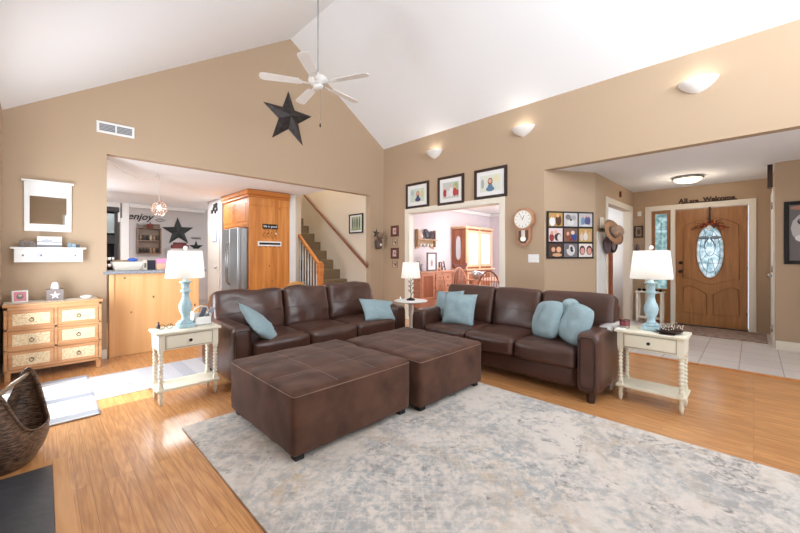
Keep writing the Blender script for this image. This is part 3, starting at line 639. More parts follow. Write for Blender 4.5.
m = MB(); m.box(-.05, .05, -.03, .03, 0, .006, WHITE, .001); tag(m.build('coaster', loc=(3.49, .80, .6), rot=(0, 0, .1)), 'thin white card lying before the red candle', 'card')
# white cloth between sofa arm and table
m = MB()
t2 = bmesh.new(); G = []
for i in range(15):
    row = []
    for j in range(9):
        u = i/14; v = j/8
        if u < .5: x = 3.50+.42*v; z = .588; y = .945+(.5-u)*.07
        else: x = 3.50+.42*v+.02*math.sin(u*7); z = .588-(u-.5)*1.1; y = .905+.012*math.sin(v*17+u*3)-.012*u
        row.append(t2.verts.new((x, y, z)))
    G.append(row)
for a, b in zip(G, G[1:]):
    for j in range(8): t2.faces.new((a[j], a[j+1], b[j+1], b[j]))
m.add(t2, flat('pale_plastic_cloth', (206, 202, 200), .25, bump=(12, .8, .02)), True)
o = m.build('arm_cover'); sm = o.modifiers.new('thickness', 'SOLIDIFY'); sm.thickness = .003
tag(o, 'crinkled pale cover hanging down the outer side of the right sofa arm', 'cover')

# ------------------------------------------------------------------ round corner table and lamp
t = thing('round_table', 'small round white table in the corner between the two sofas', 'table', (3.86, 3.62, 0))
m = MB(); m.lathe([(.20, .535), (.235, .54), (.25, .55), (.25, .558), (.235, .562)], WHITE, n=36); m.build('tabletop', t)
m = MB(); m.lathe([(.03, .05), (.045, .10), (.03, .16), (.022, .3), (.034, .38), (.024, .45), (.05, .535)], WHITE, n=20); m.build('pedestal', t)
for k in range(3):
    a = k*2*PI/3+.5; c, s_ = math.cos(a), math.sin(a)
    m = MB(); m.tube([(.02*c, .02*s_, .12), (.10*c, .10*s_, .09), (.18*c, .18*s_, .03), (.22*c, .22*s_, .012)], [.02, .018, .014, .012], WHITE, 8); m.build('leg', t)
t = thing('table_lamp', 'dark twisted-branch lamp with white shade on the small round corner table', 'lamp', (3.86, 3.62, .562))
m = MB(); m.lathe([(.065, 0), (.065, .012), (.03, .03), (.012, .04)], BLACKM, n=24); m.build('base', t)
m = MB(); m.tube([(0, 0, .03), (.008, 0, .09), (-.006, 0, .16), (.004, 0, .25), (0, 0, .36)], .006, BLACKM, 6)
for k in range(7):
    z = .07+k*.034; s_ = -1 if k % 2 else 1; m.tube([(0, 0, z), (s_*.02, -.004, z+.016), (s_*.036, -.006, z+.036)], .003, BLACKM, 6); m.ball((s_*.042, -.006, z+.044), .011, BLACKM, 6, (1, .4, 1.3))
m.build('branch_stem', t)
m = MB(); m.lathe([(.143, .33), (.145, .33), (.12, .565), (.117, .565)], SHADE, n=36, cap=False); m.build('lamp_shade', t)
l = lamp_light('lamp_bulb', (0, 0, .40), 1.2); l.parent = t
m = MB(); m.lathe([(.014, 0), (.015, .035), (.008, .045), (.008, .06)], WHITE, n=14); tag(m.build('small_bottle', loc=(3.70, 3.68, .562)), 'tiny white bottle on the small round corner table', 'bottle')

# ------------------------------------------------------------------ wicker basket
t = thing('wicker_basket', 'dark boat-shaped wicker basket with rod handle at the left edge', 'basket', (-.13, 3.10, 0), math.radians(-14)); t.scale = (.88, 1, 1)
tb = bmesh.new(); rings = []
NZ = 14; NA = 48
for i in range(NZ+1):
    v = i/NZ; ring = []
    for j in range(NA):
        a = 2*PI*j/NA; c, s_ = math.cos(a), math.sin(a)
        ln = .18+.12*math.sin(min(1, v*1.25)*PI*.5)-.05*v*v; wd = .11+.06*math.sin(min(1, v*1.3)*PI/2)-.02*v*v*abs(s_)
        top = .20+.29*abs(s_)**5
        z = .012+(top-.012)*v
        k = 1+.02*math.sin(j*PI)*0
        ring.append(tb.verts.new((wd*c*k, ln*s_*k, z)))
    rings.append(ring)
for a, b in zip(rings, rings[1:]):
    for j in range(NA): tb.faces.new((a[j], a[(j+1) % NA], b[(j+1) % NA], b[j]))
tb.faces.new(rings[0][::-1])
m = MB(); m.add(tb, WICK, True); o = m.build('basket_body', t); sm = o.modifiers.new('thickness', 'SOLIDIFY'); sm.thickness = .012
m = MB()
rim = []
for j in range(NA):
    a = 2*PI*j/NA; c, s_ = math.cos(a), math.sin(a); rim.append(((.17-.02*abs(s_))*c, (.25)*s_, .20+.29*abs(s_)**5))
m.tube(rim, .009, WICK, 8, close=True); m.build('rim', t)
m = MB(); m.tube([(0, -.245, .455), (0, 0, .462), (0, .262, .455)], .012, wood('driftwood', (120, 100, 80), (160, 138, 112), 1, 3), 10); m.build('handle', t)

# ------------------------------------------------------------------ dresser and things on it
DX0, DX1, DY0, DY1, DH = -.282, .46, 5.09, 5.44, .748
t = thing('dresser', 'honey wood dresser with six woven-front drawers under the wall shelf', 'dresser', ((DX0+DX1)/2, DY0, 0))
w = DX1-DX0
m = MB(); m.box(-w/2-.0, w/2+.0, -.012, DY1-DY0, DH-.03, DH, DRESS, .005); m.build('top', t)
m = MB(); m.box(-w/2+.012, w/2-.012, .012, DY1-DY0, .09, DH-.03, DRESS, .002)
m.box(-w/2+.01, w/2-.01, 0, .012, DH-.055, DH-.03, DRESS, .001)
m.box(-.012, .012, 0, .012, .10, DH-.055, DRESS, .001)
for x in (-w/2+.01, w/2-.035): m.box(x, x+.025, 0, .012, .09, DH-.03, DRESS, .001)
rows = [(.512, .68), (.313, .48), (.115, .283)]
for z in (.085, .292, .49): m.box(-w/2+.01, w/2-.01, 0, .012, z, z+.02, DRESS, .001)
m.build('carcass', t)
for x in (-w/2+.035, w/2-.035):
    for y in (.03, .31):
        m = MB(); m.box(x-.02, x+.02, y-.018, y+.018, 0, .09, DRESS, .003); m.build('leg', t)
for x0, x1 in ((-w/2+.04, -.016), (.016, w/2-.04)):
    for z0, z1 in rows:
        m = MB(); m.frame(x0, x1, z0, z1, .027, -.005, .012, DRESS); m.box(x0+.02, x1-.02, .002, .012, z0+.02, z1-.02, CANE); d = m.build('drawer', t)
        m = MB(); cx, cz = (x0+x1)/2, (z0+z1)/2; m.tube([(cx+.016*math.cos(a*PI/8), -.008, cz-.008+.016*math.sin(a*PI/8)) for a in range(16)], .0028, BLACKM, 6, close=True); m.ball((cx, -.004, cz+.01), .006, BLACKM); m.build('ring_pull', d)
def art(m, w, h, bgc, shapes, y=0, cx=0, cz=0):
    """flat picture: background and small coloured shapes, each a hair in front of the last"""
    m.box(cx-w/2, cx+w/2, y-.002, y, cz-h/2, cz+h/2, col(bgc, .35)); k = 1
    for sh in shapes:
        x, z, rx, rz, c = sh; x = max(-.5+rx, min(.5-rx, x)); z = max(-.5+rz, min(.5-rz, z))
        m.oval(cx+x*w, cz+z*h, rx*w, rz*h, y-.002-.0006*k, y-.002, col(c, .35), 14); k += 1
def person_shapes(x, s, hair, top, skin=(226, 180, 156), z=0.0):
    return [(x, z+.10*s, .12*s, .22*s, hair), (x, z-.36*s, .21*s, .15*s, top), (x, z-.20*s, .12*s, .14*s, top), (x, z+.12*s, .085*s, .12*s, skin)]
t = thing('mini_portrait', 'small white photo frame with pink mat on the dresser', 'photo frame', (-.17, 5.27, DH), 0)
M_ = MB(); M_.frame(-.05, .05, 0, .105, .012, -.012, 0, WHITE); M_.build('frame', t)
M_ = MB(); art(M_, .08, .085, (222, 130, 142), [(0, 0, .28, .3, (120, 110, 104)), (.02, .1, .14, .12, (214, 178, 160))], -.002, 0, .052); M_.build('picture', t)
t.rotation_euler = (math.radians(-8), 0, math.radians(8)); t.scale = (1.15,)*3
t = thing('tissue_box', 'grey tissue box cover with starfish on the dresser', 'tissue box', (.085, 5.27, DH), 0); t.scale = (1.2,)*3
m = MB(); m.box(-.055, .055, -.055, .055, 0, .10, col((136, 124, 120)), .003); m.build('cover', t)
m = MB(); m.prism([((.036 if k % 2 == 0 else .013)*math.sin(k*PI/5), .05+(.036 if k % 2 == 0 else .013)*math.cos(k*PI/5)) for k in range(10)], -.06, -.054, WHITE); m.build('starfish', t)
m = MB(); m.lathe([(.032, .10), (.028, .125), (.022, .15), (.012, .163)], flat('tissue_paper', (248, 248, 248), .9), n=10); m.build('tissue', t)
m = MB(); m.lathe([(.02, 0), (.045, .012), (.055, .034), (.05, .034), (.04, .014), (.01, .008)], PORC, n=24); tag(m.build('ceramic_dish', loc=(.335, 5.26, DH)), 'small white dish at the right end of the dresser', 'dish')
m = MB(); m.box(-.28, .42, 5.14, 5.40, DH, DH+.004, flat('cream_runner_cloth', (226, 214, 196), .9)); tag(m.build('table_runner'), 'thin cream cloth covering the top of the dresser', 'cloth')

# ------------------------------------------------------------------ left wall things (gable wall)
t = thing('wall_mirror', 'white framed mirror with crown hanging above the small wall shelf', 'mirror', (.037, PY-.001, 1.487)); t.scale = (1.05, 1, 1.06)
m = MB(); m.box(-.175, -.137, -.025, 0, 0, .495, WHITE, .002); m.box(.137, .175, -.025, 0, 0, .495, WHITE, .002); m.box(-.137, .137, -.025, 0, 0, .075, WHITE, .002); m.box(-.137, .137, -.025, 0, .355, .495, WHITE, .002); m.box(-.195, .195, -.045, 0, .495, .515, WHITE, .005); m.build('frame', t)
m = MB(); m.box(-.139, .139, -.012, -.008, .07, .36, MIRROR); m.build('glass', t)
t = thing('wall_shelf', 'white wall shelf with four small drawers above the dresser', 'shelf', (.048, PY-.001, 1.155))
m = MB(); m.box(-.29, .29, -.13, 0, .14, .158, WHITE, .004); m.box(-.265, .265, -.10, 0, 0, .14, WHITE, .002); m.build('body', t)
for k in range(4):
    x = -.2+.133*k
    m = MB(); m.box(x-.061, x+.061, -.106, -.10, .012, .132, WHITE, .002)
    if k in (1, 3): m.box(x-.03, x+.04, -.1075, -.106, .05, .10, col((206, 206, 220)), 0)
    d = m.build('drawer', t); m = MB(); m.ball((x, -.112, .072), .008, NICKEL); m.build('knob', d)
SZ = 1.314
t = thing('carved_sign', 'grey distressed wood ornament on the left end of the wall shelf', 'ornament', (-.11, 5.38, SZ))
m = MB(); random.seed(3)
for k in range(7): m.box(-.07+.018*k, -.05+.018*k, -.012+.003*(k % 2), .012, 0, .035+.03*math.sin(1+k*.9)**2+.012, flat('weathered_grey_wood', (128, 118, 112), .8, var=.2, vs=40), .003)
m.build('body', t)
t = thing('canvas_print', 'grey and white beach picture block in the middle of the wall shelf', 'picture', (.045, 5.38, SZ), 0)
m = MB(); m.box(-.095, .095, -.012, .012, 0, .115, WHITE, .002); m.box(-.094, .094, -.0135, -.012, .002, .028, col((140, 140, 148))); m.box(-.094, .094, -.0135, -.012, .052, .06, col((110, 114, 124)))
m.oval(-.02, .068, .04, .02, -.0145, -.0125, col((180, 184, 196)), 16); m.build('print', t)
t = thing('letter_blocks', 'small stack of blue-grey blocks at the right end of the wall shelf', 'blocks', (.235, 5.38, SZ))
for k, (x, c) in enumerate(((-.035, (126, 148, 164)), (0, (150, 170, 184)), (.035, (84, 88, 98)))):
    m = MB(); m.box(x-.016, x+.016, -.015, .015, 0, .05-.008*k, col(c), .002); m.build('block', t)
t = thing('air_vent', 'white air vent grille high on the gable wall', 'vent', (.616, PY-.001, 2.745))
m = MB(); m.frame(-.18, .18, -.068, .068, .024, -.012, 0, WHITE); m.box(-.008, .008, -.012, 0, -.05, .05, WHITE); m.box(-.16, .16, -.003, 0, -.05, .05, col((120, 120, 124))); m.build('frame', t)
m = MB()
for k in range(6): m.box(-.158, .158, -.009, -.003, -.042+.0165*k, -.036+.0165*k, col((196, 196, 198)), 0)
m.build('louvres', t)
# big barn star
def barn_star(name, label, loc, pts, depth, mat, rz=0, group=None, inner=.4):
    """pts: the five tips (x, z) about the centre; raised ridges to the middle"""
    t = bmesh.new(); tips = [Vector((x, 0, z)) for x, z in pts]; n = len(tips)
    cf = t.verts.new((0, -depth, 0)); cb = t.verts.new((0, 0, 0)); V = []
    for i in range(n):
        a, b = tips[i], tips[(i+1) % n]; V.append(t.verts.new(a)); V.append(t.verts.new(((a+b)/2)*(inner/.81)))
    for i in range(2*n): j = (i+1) % (2*n); t.faces.new((cf, V[i], V[j])); t.faces.new((cb, V[j], V[i]))
    bmesh.ops.recalc_face_normals(t, faces=t.faces); m = MB(); m.add(t, mat, False); o = m.build(name, loc=loc, rot=(0, 0, rz)); return tag(o, label, 'star', group)
STAR = flat('aged_dark_metal', (70, 66, 66), .38, metal=.75, var=.35, vs=18)
barn_star('barn_star', 'large dark metal star high on the gable wall beneath the fan', (2.868, PY-.003, 3.53), [(-.439, .112), (-.01, .42), (.431, .12), (.257, -.43), (-.293, -.42)], .09, STAR)
def reg(r, rot=0): return [(r*math.sin(rot+k*2*PI/5), r*math.cos(rot+k*2*PI/5)) for k in range(5)]

# corner decoration on the narrow wall piece
barn_star('small_star', 'tiny dark star on the narrow wall strip beside the stair opening', (4.79, PY-.003, 1.68), reg(.105, .1), .02, BLACK)
t = thing('hanging_pot', 'small tin wall pot with dried twigs beneath the tiny star', 'wall pot', (4.79, PY-.08, 1.36)); t.scale = (1.45,)*3
m = MB(); m.lathe([(.03, 0), (.045, .02), (.05, .12), (.045, .12), (.03, .02)], flat('pewter', (104, 86, 80), .5, metal=.4), n=18); m.ball((0, -.045, .06), .02, WHITE, 6, (1, .2, 1)); m.build('pot', t)
m = MB(); random.seed(5)
for k in range(26):
    a = random.uniform(0, PI*2); r = random.uniform(.03, .16); m.tube([(0, 0, .08), (r*.4*math.cos(a), -abs(r*.2*math.sin(a)), .15), (r*math.cos(a), -abs(r*.4*math.sin(a)), .15+random.uniform(0, .12))], .0025, col((130, 100, 84)), 4)
m.build('twigs', t)

# ------------------------------------------------------------------ right wall things
SK = (232, 188, 164)
def framed(name, label, loc, rz, w, h, fw, fmat, bgc, shapes, mat_border=.05, cat='picture', group=None):
    t = thing(name, label, cat, loc, rz, group)
    m = MB(); m.frame(-w/2, w/2, -h/2, h/2, fw, -.028, 0, fmat, .004); m.build('frame', t)
    m = MB(); m.box(-w/2+fw*.6, w/2-fw*.6, -.012, 0, -h/2+fw*.6, h/2-fw*.6, WHITE)
    m.build('mat_board', t)
    m = MB(); art(m, w-2*fw-2*mat_border, h-2*fw-2*mat_border, bgc, shapes, -.012); m.build('photograph', t); return t
framed('picture_frame', 'dark framed photo of a red-haired person outdoors, leftmost of three above the opening', (PX, 4.51, 2.37), R90, .58, .48, .045, DARKW, (206, 220, 206),
       [(-.35, .2, .12, .2, (180, 196, 200)), (.35, .1, .12, .3, (214, 206, 160))]+person_shapes(.05, .95, (176, 92, 58), (66, 70, 110)), .07)
framed('picture_frame', 'dark framed photo of several people in red, middle one of three above the opening', (PX, 3.73, 2.365), R90, .56, .50, .045, DARKW, (200, 206, 200),
       [(.32, .2, .16, .25, (170, 190, 130)), (-.36, -.15, .11, .25, (178, 60, 66)), (-.17, -.2, .1, .22, (230, 226, 226)), (.04, -.12, .12, .3, (236, 232, 232)), (.26, -.15, .11, .26, (182, 66, 66)), (.42, -.2, .08, .2, (190, 70, 66)), (-.36, .15, .05, .07, SK), (-.17, .08, .045, .06, SK), (.04, .26, .05, .09, SK), (.26, .17, .05, .07, SK)], .065)
framed('picture_frame', 'dark framed photo of a smiling person in blue, rightmost of three above the opening', (PX, 2.955, 2.375), R90, .58, .48, .045, DARKW, (222, 226, 214),
       [(-.38, 0, .08, .3, (170, 178, 176)), (.3, .2, .16, .25, (228, 222, 186))]+person_shapes(0, 1.0, (150, 96, 70), (96, 128, 160)), .065)
# small stacked frames
for k, z in enumerate((1.722, 1.275)):
    t = framed('square_picture', ['brown square frame, topmost of the small column beside the corner', 'brown square frame, third from the top of the small column'][k], (PX, 5.12, z), R90, .21, .22, .05, wood('mahogany', (84, 46, 36), (110, 62, 48), 0, 5), (222, 190, 180), [(0, 0, .3, .3, (186, 130, 120))], .008)
for k, z in enumerate((1.50, 1.055)):
    t = thing('ornament_plaque', ['pale plaque with dark scrollwork between the two brown square frames', 'pale plaque with dark scrollwork, bottom of the small column'][k], 'plaque', (PX, 5.12, z), R90)
    m = MB(); m.frame(-.07, .07, -.065, .065, .012, -.014, 0, col((150, 116, 96))); m.box(-.06, .06, -.006, 0, -.055, .055, col((206, 186, 164))); m.build('frame', t)
    m = MB(); m.tube([(-.035+.012*i, -.010, .035*math.sin(i*1.3)) for i in range(7)], .005, col((70, 50, 44)), 6); m.tube([(.03, -.01, -.04), (.036, -.01, .04)], .005, col((70, 50, 44)), 6); m.build('scrollwork', t)
# clock
t = thing('wall_clock', 'octagonal wooden pendulum wall clock beside the opening', 'clock', (PX, 2.385, 1.755), R90)
CLW = wood('clock_wood', (168, 116, 84), (196, 142, 108), 2, 4)
m = MB(); m.prism([(.17*math.cos(PI/8+k*PI/4), .17*math.sin(PI/8+k*PI/4)) for k in range(8)], -.07, 0, CLW, bev=.008); m.build('case', t)
m = MB(); m.prism([(-.10, -.13), (.10, -.13), (.115, -.28), (.0, -.39), (-.115, -.28)][::-1] if False else [(-.105, -.12), (-.105, -.30), (-.05, -.385), (.05, -.385), (.105, -.30), (.105, -.12)], -.055, 0, CLW, bev=.006); pc = m.build('pendulum_case', t)
m = MB(); m.prism([(-.075, -.165), (-.075, -.29), (-.035, -.35), (.035, -.35), (.075, -.29), (.075, -.165)], -.058, -.054, col((96, 66, 54))); m.build('window_panel', pc)
m = MB(); m.box(-.028, .028, -.063, -.058, -.30, -.15, col((222, 210, 196))); m.oval(0, -.285, .042, .035, -.068, -.06, flat('brass_bob', (236, 224, 200), .25, metal=.3)); m.build('pendulum', pc)
m = MB(); m.oval(0, 0, .135, .135, -.076, -.066, flat('clock_rim', (214, 196, 166), .3), 32); m.oval(0, 0, .122, .122, -.079, -.07, col((246, 244, 238)), 32); f = m.build('face', t)
m = MB()
for k in range(12):
    a = k*PI/6; m.box(-.003, .003, -.0805, -.079, .092, .11, BLACKM, M=Matrix.Rotation(a, 4, 'Y'))
m.build('hour_marks', f)
m = MB(); m.box(-.003, .003, -.083, -.081, -.01, .06, BLACKM, M=Matrix.Rotation(.4, 4, 'Y')); m.box(-.002, .002, -.085, -.083, -.01, .09, BLACKM, M=Matrix.Rotation(-.5, 4, 'Y')); m.build('hands', f)
def switch(label, loc, rz, n=1):
    t = thing('light_switch', label, 'light switch', loc, rz); w = .04+.04*n
    m = MB(); m.box(-w/2, w/2, -.006, 0, -.06, .06, WHITE, .002); m.build('plate', t)
    for k in range(n):
        x = (k-(n-1)/2)*.045; m = MB(); m.box(x-.008, x+.008, -.013, -.006, -.014, .014, WHITE, .002); m.build('toggle', t)
switch('white triple light switch plate below the pendulum clock', (PX, 2.255, 1.185), R90, 3)
switch('white light switch plate on the post left of the stairs', (3.49, 6.499, 1.12), 0, 1)
# sconces
def sconce(label, y, e):
    t = thing('wall_sconce', label, 'sconce', (PX, y, 2.98), R90)
    m = MB(); prof = [(.012, 0), (.05, .012), (.10, .04), (.145, .08), (.172, .12), (.178, .135), (.17, .135), (.14, .09), (.09, .05), (.03, .025)]
    m.lathe(prof, PORC, 0, 0, 0, 28, cap=False, a0=PI, a1=2*PI, sy=.72); m.build('bowl', t)
    m = MB(); m.box(-.05, .05, -.012, 0, .03, .11, WHITE); m.build('wall_plate', t)
    l = lamp_light('sconce_bulb', (0, -.06, .10), e, .03, (1, .97, .91)); l.parent = t
sconce('white half-bowl sconce nearest the room corner, leftmost of three', 4.09, 2.2)
sconce('white half-bowl sconce above the pictures and clock, middle of three', 2.41, 2.2)
sconce('white half-bowl sconce over the foyer opening, rightmost and largest in view', .43, 2.2)

# collage
ang = math.atan2(-.46, .68); dv = Vector((math.cos(ang), math.sin(ang), 0)); nv = Vector((math.sin(ang), -math.cos(ang), 0))
cp_ = Vector((5.0, 2.10, 1.52))+dv*.405+nv*.003
t = thing('photo_collage', 'black three by three photo collage on the angled foyer wall', 'picture', cp_, ang)
m = MB(); q = .375; m.box(-q, q, -.018, 0, -.335, .335, BLACKM, .003); m.build('frame', t)
G_ = (206, 198, 190); SKN = (222, 176, 150)
subj = [[(-.25, -.15, .22, .35, (232, 232, 232)), (.2, -.05, .22, .42, (88, 52, 36)), (-.22, .25, .10, .13, (206, 150, 110)), (.15, .3, .12, .14, (222, 176, 130))],
        [(-.2, .2, .2, .2, (120, 120, 124)), (.2, .15, .2, .2, (170, 168, 168)), (0, -.2, .25, .25, (220, 218, 216)), (.0, .0, .08, .1, (60, 60, 62))],
        [(-.2, -.1, .15, .35, (120, 150, 180)), (.15, -.05, .22, .38, (96, 92, 140)), (-.15, .28, .09, .1, SKN), (.15, .3, .09, .1, SKN), (0, -.4, .3, .08, (214, 214, 220))],
        [(-.3, -.2, .18, .3, (150, 50, 44)), (.15, -.15, .25, .3, (52, 40, 42)), (.0, .2, .12, .15, SKN), (-.28, .15, .11, .14, (210, 150, 130)), (.25, -.2, .14, .25, (226, 214, 208))],
        [(-.25, .0, .18, .35, (140, 74, 50)), (.25, -.1, .2, .35, (56, 76, 140)), (-.22, .1, .11, .15, SKN), (.15, .18, .14, .15, (226, 200, 180)), (.0, -.35, .12, .12, (150, 50, 50))],
        [(-.3, -.15, .14, .28, (216, 196, 176)), (0, -.1, .16, .32, (222, 216, 210)), (.3, -.15, .14, .28, (206, 176, 140)), (0, .3, .09, .1, SKN), (-.3, .15, .07, .08, SKN), (.3, .15, .07, .08, SKN)],
        [(-.1, .1, .35, .35, (90, 54, 40)), (-.18, .05, .14, .18, (226, 170, 140)), (.22, .05, .17, .22, (232, 180, 140)), (.1, -.35, .35, .13, (216, 170, 130))],
        [(0, .0, .32, .42, (216, 214, 214)), (.05, .1, .1, .2, (60, 60, 64)), (-.25, .25, .12, .18, (110, 108, 110)), (.1, -.05, .08, .08, (30, 30, 32))],
        [(-.25, .0, .22, .36, (70, 40, 40)), (.28, .0, .22, .36, (70, 40, 40)), (-.24, -.05, .16, .26, (224, 160, 148)), (.28, -.05, .16, .26, (224, 160, 148))]]
bgs = [(190, 150, 80), (204, 200, 200), (196, 196, 200), (226, 206, 210), (120, 92, 76), (196, 160, 100), (74, 48, 40), (120, 116, 120), (232, 226, 220)]
for i in range(9):
    r_, c_ = divmod(i, 3); m = MB(); art(m, .215, .19, bgs[i], subj[i], -.018, -.24+.24*c_, .218-.218*r_); m.build('photo', t)

# ------------------------------------------------------------------ ceiling fan
t = thing('ceiling_fan', 'white five-blade ceiling fan hanging on a long rod', 'fan', (2.29, 3.65, 3.245)); t.scale = (.915,)*3
m = MB(); m.lathe([(.009, .12), (.009, 1.26)], flat('rod_white', (166, 166, 166), .4), n=12); m.build('rod', t)
m = MB(); m.lathe([(.03, 1.20), (.07, 1.24), (.075, 1.33)], WHITE, n=20); m.build('canopy', t)
m = MB(); m.lathe([(.03, -.055), (.065, -.04), (.07, -.01), (.05, .0), (.11, .015), (.125, .05), (.12, .085), (.075, .11), (.03, .13), (.02, .16)], flat('fan_enamel', (226, 224, 220), .35), n=32); m.build('motor_housing', t)
for k in range(5):
    a = math.radians(8+72*k)
    M = Matrix.Rotation(a, 4, 'Z') @ Matrix.Rotation(math.radians(9), 4, 'X')
    m = MB(); pts = [(.24, -.055), (.66, -.07), (.70, -.055), (.715, 0), (.70, .055), (.66, .07), (.24, .055), (.215, 0)]
    tt = bmesh.new(); a1 = [tt.verts.new((x, y, .012)) for x, y in pts]; b1 = [tt.verts.new((x, y, .020)) for x, y in pts]; tt.faces.new(a1[::-1]); tt.faces.new(b1)
    for i in range(8): tt.faces.new((a1[i], a1[(i+1) % 8], b1[(i+1) % 8], b1[i]))
    m.add(tt, _m['fan_enamel'], False, M); b = m.build('blade', t)
    m = MB(); m.box(.09, .28, -.014, .014, .004, .012, _m['fan_enamel'], .002, M); m.box(.20, .30, -.04, .04, .006, .012, _m['fan_enamel'], .002, M); m.build('blade_arm', b)
m = MB(); m.tube([(.02, -.02, -.04), (.02, -.02, -.50)], .0018, NICKEL, 6); m.lathe([(.006, -.55), (.011, -.53), (.010, -.51), (.004, -.50)], DARKW, .02, -.02, 0, 10); m.build('pull_chain', t)

# ------------------------------------------------------------------ bar and kitchen
t = thing('breakfast_bar', 'knotty pine breakfast bar with grey speckled counter', 'counter', (0, 0, 0))
PBAR = wood('bar_pine', (230, 172, 112), (242, 192, 134), 2, 1.3, .4, knots=True)
m = MB(); m.box(.55, 1.52, 5.47, 5.60, 0, 1.0, PBAR, .003); m.build('panel', t)
m = MB(); m.box(.55, .60, 5.45, 5.47, .0, 1.0, PBAR, .004); m.box(1.46, 1.52, 5.45, 5.47, .0, 1.0, PBAR, .004); m.build('trim_board', t)
m = MB(); m.box(.50, 1.60, 5.40, 5.85, 1.0, 1.04, flat('grey_speckled_laminate', (140, 142, 150), .3, var=.35, vs=60), .006); m.build('countertop', t)
BZ = 1.04
t = thing('white_tray', 'white slant-sided tray on the left of the bar counter', 'tray', (.75, 5.6, BZ))
m = MB(); m.prism([(-.13, 0), (.11, 0), (.16, .11), (-.17, .11)], -.06, .06, col((222, 214, 202)), bev=.004); m.build('body', t)
m = MB(); m.lathe([(.02, 0), (.05, .01), (.055, .03), (.03, .045), (.0, .046)], flat('bright_blue_plastic', (52, 96, 190), .4), n=16); tag(m.build('blue_bowl', loc=(.80, 5.6, BZ+.11)), 'bright blue object lying in the white tray', 'bowl')
m = MB(); m.box(-.10, .09, -.03, .02, 0, .02, col((170, 140, 104)), .004); tag(m.build('paper_bag', loc=(.70, 5.63, BZ+.11), rot=(0, 0, .1)), 'tan packet lying in the white tray beside the blue object', 'packet')
m = MB(); m.box(-.05, .06, -.05, .05, 0, .125, col((56, 52, 70)), .004); tag(m.build('dark_box', loc=(1.00, 5.66, BZ)), 'dark box between the white tray and the pink boxes', 'box')
m = MB(); m.box(-.02, .02, -.02, .02, 0, .13, col((214, 204, 190)), .003); m.box(-.012, .012, -.0215, -.02, .03, .09, col((110, 100, 96))); tag(m.build('small_carton', loc=(.92, 5.55, BZ)), 'narrow beige carton standing at the right end of the tray', 'carton')
for z, c, lab in ((0, (236, 190, 160), 'peach box, lower one of the stacked pair on the bar'), (.085, (226, 150, 190), 'pink box, upper one of the stacked pair on the bar')):
    m = MB(); m.box(-.065, .065, -.04, .04, 0, .083 if z == 0 else .06, col(c), .004); tag(m.build('gift_box', loc=(1.11, 5.58, BZ+z)), lab, 'box')
# coat of objects seen over the lamp: low cabinet with red box and star
t = thing('low_cabinet', 'grey cabinet against the kitchen far wall behind the left lamp', 'cabinet', (2.5, 10.0, 0))
m = MB(); m.box(-.38, .42, -.2, .26, 0, 1.40, GREY, .004); m.build('carcass', t)
for x in (-.36, .03):
    m = MB(); m.box(x, x+.37, -.215, -.2, .1, 1.35, GREY, .004); m.build('door', t)
m = MB(); m.box(-.17, .17, -.1, .1, 0, .09, col((120, 52, 50)), .006); m.box(-.13, .13, -.08, .08, .09, .15, col((92, 40, 44)), .006); tag(m.build('red_box', loc=(2.35, 9.95, 1.40)), 'dark red box on the cabinet above the left lampshade', 'box')
barn_star('small_star', 'small black star standing on the cabinet right of the left lampshade finial', (2.70, 9.92, 1.44), reg(.17), .03, BLACKM)
barn_star('kitchen_star', 'large black star on the grey kitchen wall', (2.39, 10.27, 1.83), reg(.365, -.04), .05, flat('black_star_paint', (44, 46, 44), .6))
t = thing('wall_rack', 'two-tier wooden wall rack with jars on the kitchen wall', 'rack', (1.77, 10.27, 1.27))
RW = wood('rustic_wood', (84, 62, 46), (124, 96, 70), 0, 3)
m = MB(); m.box(-.23, .23, -.02, 0, 0, .72, RW); m.box(-.24, -.21, -.12, 0, 0, .62, RW); m.box(.21, .24, -.12, 0, 0, .62, RW)
for z in (0, .30, .60): m.box(-.21, .21, -.12, 0, z, z+.025, RW)
m.build('rack_body', t)
random.seed(11)
for r_ in range(2):
    for k in range(6):
        m = MB(); x = -.17+.068*k; m.lathe([(.025, 0), (.026, .08), (.016, .10), (.016, .12)], col(random.choice([(70, 60, 54), (150, 120, 92), (196, 176, 150), (50, 44, 42)])), n=12)
        tag(m.build('spice_jar', loc=(1.77+x, 10.27-.07, 1.27+.025+.30*r_)), ['small jar among the six on the lower tier of the wall rack', 'small jar among the six on the upper tier of the wall rack'][r_], 'jar', ['jars on the lower rack tier', 'jars on the upper rack tier'][r_])
barn_star('rust_star', 'small rust red star on top of the wooden wall rack', (1.78, 10.12, 1.93), reg(.11), .03, col((110, 54, 44)))
t = thing('wall_lettering', 'black script word with loop on the kitchen wall above the rack', 'sign', (1.6, 10.27, 2.03))
text('enjoy', .22, BLACKM, t, 'lettering', (.0, -.004, 0.05), .002, shear=.35, bold=.003)
m = MB(); m.tube([(.30, -.004, .06), (.36, -.004, .09), (.44, -.004, .09), (.52, -.004, .06), (.44, -.004, .035), (.36, -.004, .035)], .007, BLACKM, 6, close=True); m.build('flourish', t)
t = thing('wall_lettering', 'small dark script squiggle on the kitchen wall right of the large star', 'sign', (2.79, 10.27, 1.68))
m = MB(); m.tube([(-.11+.012*i, -.004, .025*math.sin(i*1.25)) for i in range(20)], .006, BLACKM, 6); m.build('script', t)
